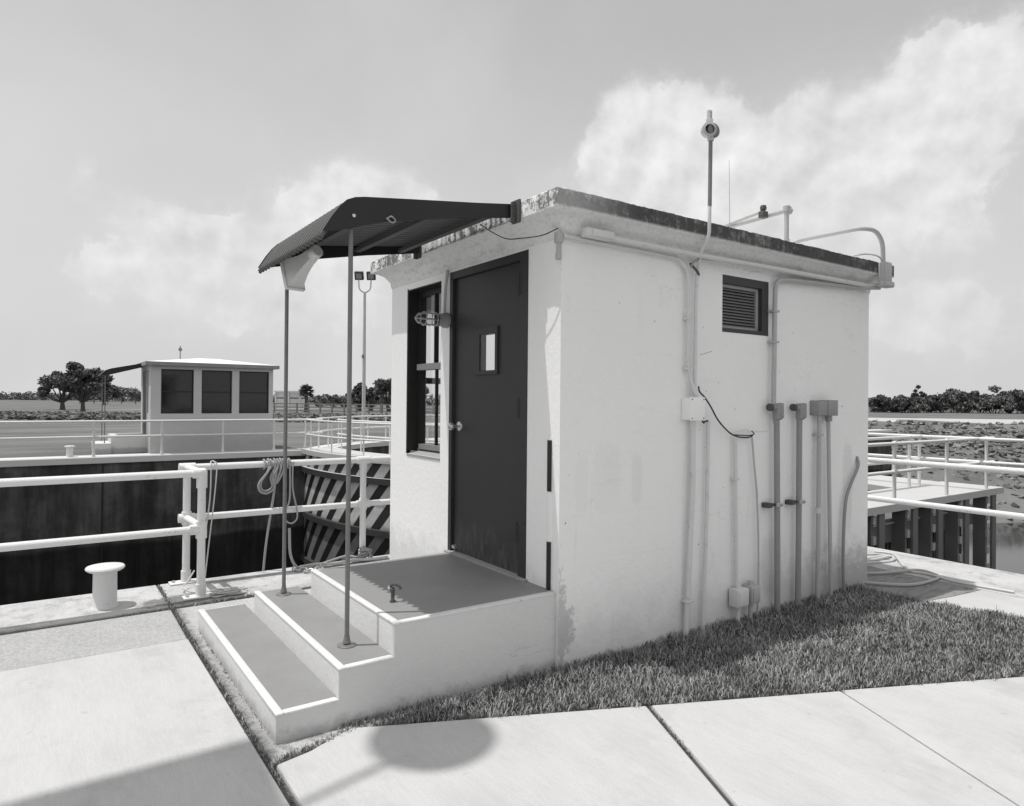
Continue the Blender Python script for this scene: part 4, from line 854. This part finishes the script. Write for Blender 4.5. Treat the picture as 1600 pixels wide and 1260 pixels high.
# ================================================================== GATES
def gate_leaf(label, cx, cy, sgn, striped):
    Rr = 8.7; t = thing('lock_gate', label, 'lock gate', (cx, cy, -5))
    a0 = math.asin(.35*1.0/Rr); a1 = math.asin(6.6/Rr); n_ = 40
    # angle measured from -X axis towards lock centre (sgn -1 = towards -Y)
    def P(R_, a_, z): return (cx-R_*math.cos(a_), cy+sgn*R_*math.sin(a_), z)
    A = [-.12+(a1+.12)*i/n_ for i in range(n_+1)]
    zt = -.47
    mb = MB(); zs = [-5.2, -3, -1.2, zt-.14]
    vs = [P(Rr, a_, z) for z in zs for a_ in A]
    mb.add(vs, [(i*(n_+1)+j, i*(n_+1)+j+1, (i+1)*(n_+1)+j+1, (i+1)*(n_+1)+j) for i in range(len(zs)-1) for j in range(n_)])
    mb.uv = [(Rr*a_, z) for z in zs for a_ in A]
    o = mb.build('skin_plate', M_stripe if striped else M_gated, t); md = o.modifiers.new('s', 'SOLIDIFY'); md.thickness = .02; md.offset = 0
    for z in (-1.0, -2.35, -3.7):
        mb = MB(); vs = [P(R_, a_, zz) for R_, zz in ((Rr-.02, z), (Rr+.13, z), (Rr+.13, z-.16), (Rr-.02, z-.16)) for a_ in A]; m1 = n_+1
        mb.add(vs, [(i*m1+j, i*m1+j+1, ((i+1) % 4)*m1+j+1, ((i+1) % 4)*m1+j) for i in range(4) for j in range(n_)]); mb.build('girder', M_gated, t)
        if z > -2: 
            vs = [P(R_, a_, z+.004) for R_ in (Rr+.015, Rr+.135) for a_ in A]
            MB().add(vs, [(j, j+1, m1+j+1, m1+j) for j in range(n_)]).build('girder_flange', M_gatew, t)
    # deck ring
    vs = [P(R_, a_, zz) for R_, zz in ((Rr-1.0, zt), (Rr+.12, zt), (Rr+.12, zt-.14), (Rr-1.0, zt-.14)) for a_ in A]; m1 = n_+1
    MB().add(vs, [(i*m1+j, i*m1+j+1, ((i+1) % 4)*m1+j+1, ((i+1) % 4)*m1+j) for i in range(4) for j in range(n_)]).build('deck', M_gatew, t)
    for R_ in (Rr+.02, Rr-.92):
        for z in (.42, -.02):
            MB().tube([P(R_, A[j], z) for j in range(2, n_+1)], .026, 8).build('rail', M_rail, t)
        for j in range(4, n_+1, 7): MB().cyl(P(R_, A[j], zt), P(R_, A[j], .42), .024, 8).build('post', M_rail, t)
    return t, P
gl, _ = gate_leaf('far leaf of the sector lock gate with diagonal black and white stripes', 13, 17, -1, True)
gl2, _ = gate_leaf('near leaf of the sector lock gate with walkway and trusses right of the house', 13.2, 3.4, 1, False)
# radial truss side + walkway of near leaf
MB().box(5.0, 12.2, 2.2, 3.25, -.56, -.45).build('walkway', M_gatew, gl2)
MB().prism([(10.4, 3.3), (12.2, 3.3), (12.6, 6.4), (11.2, 6.0)], -.57, -.46).build('walkway', M_gatew, gl2)
for x in (5.1, 6.45, 7.85, 8.87, 9.72, 10.7, 11.8):
    MB().box(x-.04, x+.12, 2.22, 2.26, -5, -.565).box(x-.13, x-.06, 2.30, 2.5, -5, -.565).build('column', M_gatet, gl2)
    mb = MB()
    for k in range(14): mb.box(x-.125, x-.045, 2.262, 2.298, -.72-k*.3, -.60-k*.3)
    mb.build('batten', M_gatew, gl2)
for z in (-.82, -2.3, -3.8):
    MB().box(5.0, 12.2, 2.50, 2.62, z-.30, z).build('beam', M_gatet, gl2)
    MB().box(5.0, 12.2, 2.46, 2.66, z, z+.02).build('beam_flange', M_rail2, gl2)
MB().box(5.0, 12.2, 2.9, 2.93, -5, -1.12).build('skin_panel', M_gated, gl2)
mb = MB()
for k in range(60): mb.box(5.05+k*.12, 5.075+k*.12, 2.88, 2.9, -5, -1.12)
mb.build('skin_ribs', M_gatet, gl2)
for y, xs in ((2.26, (5.3, 6.8, 8.32, 10.05, 11.6)), (3.17, (5.3, 7.0, 8.9, 10.72, 11.1))):
    for z in (.46, .03): MB().tube([(5.2, y, z), (11.9 if y < 3 else 11.2, y, z)], .027, 10).build('rail', M_rail2b, gl2)
    for x in xs: MB().cyl((x, y, -.45), (x, y, .46), .027, 10).cyl((x, y, .0), (x, y, .07), .035, 10).lathe((x, y, .46), [(.034, -.03), (.034, .02), (.02, .035), (0, .038)], 10).build('post', M_rail2b, gl2)
r4 = thing('railing', 'white pipe railing at the far end of the gate walkway right of the house', 'railing', (11.2, 3.4, -.45))
for z in (.46, .05): MB().tube([(11.05, 5.2, z), (11.35, 1.2, z)], .03, 10).build('rail', M_rail, r4)
for y in (5.2, 1.2): MB().cyl((11.2-.075*(y-3.2), y, -1.5), (11.2-.075*(y-3.2), y, .46), .03, 10).build('post', M_rail, r4)
dp = []
for i, (f, r_) in enumerate(((34, 17.6), (34.5, 19.6), (35, 21.2), (34, 22.1), (36, 18.6))):
    o = tag(MB().cyl(FR(f, r_, -5), FR(f, r_, -2.95-.1*i), .28, 10).build('mooring_pile', M_bark), 'dark timber pile standing in the canal beyond the gate walkway', 'pile', 'timber piles in the canal')
# ================================================================== FAR RAILINGS
r5 = thing('railing', 'long white pipe railing on the far lock wall in front of the distant house', 'railing', (0, 18.1, F))
for x in (-5.2, -3.4, -1.2, .41, 2.0, 3.45, 4.4): 
    MB().cyl((x, 18.1, F), (x, 18.1, .41), .030, 10).cyl((x, 18.1, F), (x, 18.1, F+.09), .042, 10).build('post', M_rail, r5)
for z in (.41, .0): MB().tube([(-9, 18.1, z), (4.95, 18.1, z)], .030, 10).build('rail', M_rail, r5)
r6 = thing('railing', 'curved white pipe railing round the recess on the far lock wall', 'railing', (6, 19.5, F))
rl = [(4.98, 18.55), (5.05, 18.75), (5.6, 19.4), (6.2, 20.05), (6.9, 20.6), (7.7, 21.05), (8.6, 21.45), (10, 21.8), (13, 22), (15, 22)]
for z in (.42, .0): MB().tube(curve([(x, y, z) for x, y in rl], 5), .03, 8).build('rail', M_rail, r6)
for x, y in rl[1::1]: MB().cyl((x, y, F), (x, y, .42), .028, 8).build('post', M_rail, r6)
# ================================================================== FAR HOUSE
fh = thing('control_house', 'distant white house with three dark windows and shallow hipped roof across the lock', 'building', (1.8, 19.7, F))
FX0, FX1, FY0, FY1 = .17, 3.52, 18.5, 20.7
wins = [(.43, 1.28), (1.49, 2.33), (2.53, 3.40)]
mb = MB(); FZT = 1.86
wall_grid(mb, (0, FY0, 0), (1, 0, 0), (0, 0, 1), FX0, FX1, F-.3, FZT+.1, [(a_, b2, .60, 1.865) for a_, b2 in wins], (0, -1, 0), .16)
wall_grid(mb, (FX0, 0, 0), (0, 1, 0), (0, 0, 1), FY0, FY1, F-.3, FZT+.1, [(18.95, 19.3, .60, 1.84), (19.4, 20.3, F+.3, 1.84)], (-1, 0, 0), .16)
mb.box(FX0+.2, FX1, FY1-.16, FY1, F-.3, FZT+.1).box(FX1-.16, FX1, FY0+.17, FY1-.17, F-.3, FZT+.1)
mb.build('wall', mat('far_house_stucco', .56, .85, .2, var=.02, vsc=1.5, extra=lambda t, P, g, c: t.m('MULTIPLY', c, t.ramp(t.m('ADD', sep(t, P)[2], t.m('MULTIPLY', t.noise(P, 3, 5, .7), .6)), -.2, .55, .72, 1.))), fh)
mb = MB(); ov = .15; z0, z1 = FZT+.10, FZT+.20
mb.box(FX0-ov, FX1+ov, FY0-ov, FY1+ov, z0, z1); mb.build('roof_slab', mat('far_fascia', .30, .9, .2, var=.08, vsc=4), fh)
cx_, cy_ = (FX0+FX1)/2, (FY0+FY1)/2
MB().add([(FX0-ov+.02, FY0-ov+.02, z1+.003), (FX1+ov-.02, FY0-ov+.02, z1+.003), (FX1+ov-.02, FY1+ov-.02, z1+.003), (FX0-ov+.02, FY1+ov-.02, z1+.003), (cx_-.25, cy_, z1+.20), (cx_+.25, cy_, z1+.20)], [(0,1,5,4),(1,2,5),(2,3,4,5),(3,0,4),(3,2,1,0)]).build('hipped_roof', mat('white_roof', .78, .7, .2), fh)
for a_, b2 in wins:
    m0 = MB().box(a_, a_+.035, FY0+.06, FY0+.1, .60, 1.865).box(b2-.035, b2, FY0+.06, FY0+.1, .60, 1.865).box(a_+.035, b2-.035, FY0+.061, FY0+.099, 1.83, 1.865).box(a_+.035, b2-.035, FY0+.061, FY0+.099, .60, .635).box(a_+.035, b2-.035, FY0+.055, FY0+.1, 1.21, 1.245).build('window', M_black, fh)
    MB().box(a_+.03, b2-.03, FY0+.083, FY0+.09, .63, 1.215).box(a_+.03, b2-.03, FY0+.083, FY0+.09, 1.24, 1.835).build('pane', M_fglass, m0)
MB().box(FX0+.04, FX0+.08, 18.95, 19.3, .6, 1.84).build('window', M_black, fh)
dd_ = MB().box(FX0+.03, FX0+.07, 19.4, 20.3, F+.3, 1.84).build('door', M_dark, fh)
c2 = thing('door_canopy', 'small dark canopy on two thin poles beside the distant house', 'canopy', (-.6, 19.8, F))
pv = [(0.05, 2.04), (-.72, 1.87), (-.85, 1.82), (-1.0, 1.67), (-.92, 1.66), (-.80, 1.68), (-.4, 1.80), (0.05, 1.93)]
n0 = len(pv); v = [(x, 19.3, z) for x, z in pv]+[(x, 20.45, z) for x, z in pv]
MB().add(v, [tuple(range(n0)), tuple(range(n0, 2*n0))]+[(i, (i+1) % n0, n0+(i+1) % n0, n0+i) for i in range(n0)]).build('roof_sheet', M_canopy, c2)
for y in (19.35, 20.4): MB().cyl((-.87, y, F+.2), (-.87, y, 1.8), .014, 8).build('pole', M_pole, c2)
s2 = thing('concrete_steps', 'small pale concrete steps at the left side of the distant house', 'steps', (-.5, 19.8, F))
MB().box(-.72, FX0, 19.2, 20.4, F-.1, -.02).build('step', M_step, s2)
MB().box(-1.12, -.722, 19.1, 20.5, F-.1, -.24).build('step', M_step, s2)
tag(MB().cyl((1.05, 19.4, 1.9), (1.05, 19.4, 2.6), .014, 8).cyl((1.05, 19.4, 2.45), (1.05, 19.4, 2.53), .05, 8).build('roof_mast', M_pole), 'short thin mast on the roof of the distant house', 'mast')
# far flood light pole
lp = thing('floodlight_pole', 'tall thin pole with twin floodlights beyond the lock left of the house', 'light pole', (9.62, 26.13, F))
LX, LYY = 9.62, 26.13
MB().tube([(LX, LYY, F), (LX, LYY, 3), (LX, LYY, 5.86)], [.085, .075, .055], 12).build('pole', M_rail2, lp)
MB().box(LX-.12, LX-.06, LYY-.1, LYY, 2.9, 3.05).build('clamp', M_pole, lp)
dvec = rt
def LPt(r_, z): return Vector((LX, LYY, z))+rt*r_
MB().tube(arc([LPt(-.28, 6.45), LPt(-.26, 6.0), LPt(0, 5.82), LPt(.26, 6.0), LPt(.28, 6.45)], .15), .03, 8).build('yoke', M_rail2, lp)
for s_ in (-1, 1):
    c = LPt(.28*s_ + (.12 if s_ < 0 else .1), 6.62); f2 = (fd*-.8+Vector((0, 0, -.35))).normalized(); sd_ = rt; u2 = sd_.cross(f2)
    MB().obox(c-rt*.1, sd_*.19, u2*.18, f2*.09).build('lamp_head', M_black, lp)
    MB().obox(c-rt*.1+f2*.094, sd_*.13, u2*.12, f2*.006).build('lens', M_pipeg, lp)
# ================================================================== FAR STRUCTURE, FENCES
ws = thing('elevated_shelter', 'white raised slatted structure behind the distant house on the right', 'building', FR(80, -26, F))
A0 = FR(80, -29.5, 0); 
for i, (z0, z1) in enumerate(((.3, 1.0), (1.15, 1.75))):
    c = FR(80, -26.0, (z0+z1)/2); MB().obox(c, rt*1.45, fd*.9, Vector((0, 0, (z1-z0)/2))).build('panel', mat('shelter_white', .72, .7, .2), ws)
for r_ in (-27.4, -25.9, -24.6): MB().obox(FR(79, r_, .65), rt*.08, fd*.08, Vector((0, 0, 1.25))).build('post', M_rail, ws)
MB().obox(FR(80, -26.0, 1.86), rt*1.6, fd*1.1, Vector((0, 0, .06))).build('roof', M_rail, ws)
def fence(label, p0, p1, n_, h, m, rails=3):
    t = thing('rail_fence', label, 'fence', p0); p0, p1 = Vector(p0), Vector(p1); d = (p1-p0).normalized(); pd = Vector((-d.y, d.x, 0))
    for i in range(n_+1):
        p = p0+(p1-p0)*i/n_; MB().obox(p+Vector((0, 0, h/2)), d*.07, pd*.07, Vector((0, 0, h/2+.05))).build('post', m, t)
    for k in range(rails):
        z = h*(.95-.34*k); MB().obox((p0+p1)/2+Vector((0, 0, z)), (p1-p0)/2, pd*.03, Vector((0, 0, .055))).build('rail', m, t)
fence('pale post and rail fence in front of the palm and bushes', FR(74, -27, F), FR(66, -5, F), 16, 1.05, M_fence)
fence('dark rail fence far beyond the lawn left of the distant house', FR(150, -95, F), FR(150, -40, F), 18, 1.7, M_fenced)
# ================================================================== TREES
def leaves(cl, n_, s0, s1, seed):
    rg = np.random.default_rng(seed); V_ = []; 
    per = n_//len(cl)
    for (cx, cy, cz, rx, ry, rz) in cl:
        d = rg.normal(size=(per, 3)); d /= np.linalg.norm(d, axis=1)[:, None]; rr = rg.uniform(.2, 1.0, per)**.6*rg.uniform(.8, 1.3, per)
        c = np.array([cx, cy, cz])+d*rr[:, None]*np.array([rx, ry, rz])
        a = rg.normal(size=(per, 3)); a /= np.linalg.norm(a, axis=1)[:, None]; b = np.cross(a, rg.normal(size=(per, 3))); b /= np.linalg.norm(b, axis=1)[:, None]
        s = rg.uniform(s0, s1, per)[:, None]
        V_.append(np.stack([c-a*s, c+b*s*.55, c+a*s, c-b*s*.55], 1))
    V_ = np.concatenate(V_); k = len(V_); me = bpy.data.meshes.new('crown'); me.vertices.add(k*4); me.vertices.foreach_set('co', V_.reshape(-1))
    me.loops.add(k*4); me.loops.foreach_set('vertex_index', np.arange(k*4)); me.polygons.add(k); me.polygons.foreach_set('loop_start', np.arange(k)*4); me.update(calc_edges=True)
    return me
def tree(label, base, h, w, seed, n_=5000, s=(.10, .24), m=None, trunk=.25, low=.25, group=None, name='tree', ncl=14):
    rn = random.Random(seed); t = thing(name, label, 'tree' if name != 'bush' else 'bush', base, group); cl = []; limbs = MB(); b = Vector((0, 0, 0))
    top = Vector((rn.uniform(-.1, .1)*w, 0, h*(low+.12)))
    limbs.tube([b, Vector((top.x*.4, top.y, top.z*.5)), top], [trunk*1.25, trunk, trunk*.8], 10)
    for i in range(ncl):
        a_ = i*2.4+rn.uniform(-.5, .5); q_ = math.sqrt((i+.5)/ncl)*rn.uniform(.8, 1.05); zz = h*(low+.2+(1-low-.32)*(1-q_*q_*.6)*rn.uniform(.55, 1))
        c = Vector((math.cos(a_)*q_*w*.82, math.sin(a_)*q_*w*.82, zz+rn.gauss(0, .05*h))); r_ = w*rn.choice((.14, .18, .24, .3, .34))
        cl.append((*c, r_, r_, r_*.72)); limbs.tube([top, (top+c)/2+Vector((0, 0, -.04*h)), c], [trunk*.5, trunk*.3, trunk*.12], 6)
    limbs.build('trunk', M_bark, t, False)
    me = leaves(cl, n_, *s, seed); me.materials.append(m or M_leaf); o = bpy.data.objects.new('crown', me); S.collection.objects.link(o); o.parent = t
    return t
def atpx(u, f): return (u-800.8)/1066.76*f
tree('large broad oak with forked limbs at the left edge beyond the far lawn', FR(66, atpx(130, 66), F-.2), 6.0, 2.6, 11, 8000, (.09, .26), trunk=.2, low=.08, ncl=22)
tree('dark oak cut off at the left picture edge behind the broad oak', FR(80, atpx(98, 80), F), 5.0, 3.0, 12, 7000, (.12, .26), low=.05)
g_ = 'trees and bushes along the horizon'
tree('rounded dark tree behind the dark fence beside the broad oak', FR(128, atpx(164, 128), F), 4.6, 2.9, 13, 4000, (.15, .3), low=.0, group=g_)
tree('low pale flat-topped trees left of the distant house', FR(220, atpx(193, 220), F), 4.4, 4.6, 14, 2500, (.2, .45), M_leaf2, low=.35, group=g_)
tree('small tree crown on the horizon close to the distant house', FR(240, atpx(216, 240), F), 3.7, 4.2, 15, 2500, (.2, .45), low=.0, group=g_)
# treelines behind (each tree its own)
k = 0
for u in (500, 516, 533, 549, 566):
    k += 1
    tree('%s dark bush of the row between the palm and the tall pole' % ('first', 'second', 'third', 'fourth', 'fifth')[k-1], FR(125+k*2, atpx(u, 126), F), (2.2, 2.7, 2.4, 2.3, 2.6)[k-1], 2.3, 30+k, 2200, (.12, .28), low=-.2, trunk=.1, group=g_, name='bush', m=M_leaf2 if k % 2 else M_leaf)
tree('dense rounded dark tree just left of the tall pole', FR(92, atpx(562, 92), F), 4.3, 1.6, 41, 4500, (.12, .26), low=.0, group=g_, ncl=10)
tree('dense dark tree just right of the tall pole', FR(92, atpx(580, 92), F), 4.1, 1.7, 42, 4500, (.12, .26), low=.0, group=g_, ncl=10)
tree('tall pale-leaved tree partly hidden by the near house front wall', FR(86, atpx(608, 86), F), 5.3, 2.4, 43, 7000, (.12, .26), low=.02, m=M_leaf2, group=g_)
tree('wide pale-leaved tree hidden mostly behind the near house', FR(90, atpx(640, 90), F), 5.2, 3.2, 44, 4000, (.14, .28), low=.0, m=M_leaf2, group=g_)
us = [(1362, 3.0, 2.6, 118), (1379, 3.6, 2.2, 112), (1396, 3.3, 3.0, 116), (1412, 3.0, 2.4, 110), (1434, 4.9, 1.9, 132), (1428, 3.2, 2.4, 112), (1449, 3.5, 2.6, 118), (1468, 3.9, 2.8, 114), (1487, 4.2, 2.8, 120), (1508, 4.0, 3.0, 114), (1530, 4.7, 3.0, 120), (1553, 4.3, 3.2, 112), (1578, 5.0, 3.2, 118), (1600, 4.6, 3.0, 112)]
lab = ['bushy tree right against the house corner in the treeline beyond the canal bank', 'second tree from the house corner beyond the canal bank', 'third broad tree from the house corner beyond the canal bank', 'fourth low tree from the house corner beyond the canal bank', 'tall domed tree rising above the treeline on the right', 'low tree directly in front of the tall domed tree', 'tree immediately right of the tall domed tree', 'second tree right of the tall domed tree', 'third tree right of the tall domed tree', 'fourth tree right of the tall domed tree', 'fifth tree right of the tall domed tree', 'third tree from the right picture edge in the treeline', 'second tree from the right picture edge in the treeline', 'last tree of the treeline at the right picture edge']
for i, (u, h_, w_, f) in enumerate(us):
    tree(lab[i], FR(f, atpx(u, f), -.5), h_, w_, 60+i, 4200, (.10, .30), low=-.3, trunk=.12, ncl=16+i % 4*3, group='treeline beyond the canal bank', m=M_leaf2 if i % 3 == 2 else M_leaf)
# distant hedge mass far behind everything
cl = [(*FR(260, r_, F+1.0), 6, 6, 2.0) for r_ in range(-260, 330, 7)]
me = leaves(cl, 26000, .35, .8, 99); me.materials.append(M_leaf2); o = bpy.data.objects.new('distant_woods', me); S.collection.objects.link(o)
tag(o, 'thin line of distant woods along the horizon', 'woods', kind='stuff')
def palm(label, base, h, seed):
    rn = random.Random(seed); t = thing('palm_tree', label, 'palm tree', base)
    MB().tube([(0, 0, 0), (.05, 0, h*.4), (0, 0, h*.72)], [.22, .17, .2], 8).build('trunk', M_bark, t, False)
    mb = MB(); c0 = Vector((0, 0, h*.70))
    for i in range(110):
        a_ = i*2.4; e_ = rn.uniform(-.7, 1.4); d = Vector((math.cos(a_)*math.cos(e_), math.sin(a_)*math.cos(e_), math.sin(e_))); L = h*.15*rn.uniform(.5, 1.2)
        c = c0+d*L; s_ = d.cross(Vector((0, 0, 1))).normalized(); u_ = s_.cross(d)
        for k_ in range(9):
            f_ = (k_-4)*.30; dd2 = (d*math.cos(f_)+s_*math.sin(f_)); tip = c+dd2*h*.15*rn.uniform(.8, 1.1)-Vector((0, 0, .03*h)); w2 = s_*.09+u_*.04
            mb.add([c-w2, c+w2, tip], [(0, 1, 2)])
        mb.add([c0-s_*.02, c0+s_*.02, c+s_*.02, c-s_*.02], [(0, 1, 2, 3)])
    mb.build('crown', M_leaf, t, False)
palm('fan palm with round crown right of the white raised structure', FR(78, atpx(478, 78), F), 3.4, 5)
palm('shaggy palm among the dark trees right of the tall pole', FR(84, atpx(596, 84), F), 3.9, 6)

# ================================================================== invented post outside the left edge, added to cast soft shadows on the walk
lpz = thing('shadow_post', 'invented post with one arm left of the view, added to shade the walk', 'shadow caster', (-5.7, .3, G))
MB().tube([(-5.7, .3, G), (-5.7, .3, 9.0)], [.09, .05], 12).build('pole', M_rail2, lpz)
MB().tube(arc([(-5.7, .3, 8.3), (-5.0, .5, 8.6), (-3.5, .86, 8.65)], .3), .022, 8).build('arm', M_rail2, lpz)
MB().lathe((-3.29, .915, 8.58), [(0, .09), (.12, .08), (.24, .02), (.285, -.03), (.27, -.05), (0, -.055)], 24).build('shadow_disc', M_rail2, lpz)  # disc added for the rounded soft shadow in front of the steps
MB().obox((-4.68, .97, 8.95), (.62, 0, 0), (0, .44, .12), (0, -.004, .02)).build('shadow_panel', M_black, lpz)  # panel added to shade the lower left of the walk
MB().tube([(-5.7, .3, 8.8), (-5.1, .95, 8.88)], .03, 8).build('panel_bracket', M_rail2, lpz)
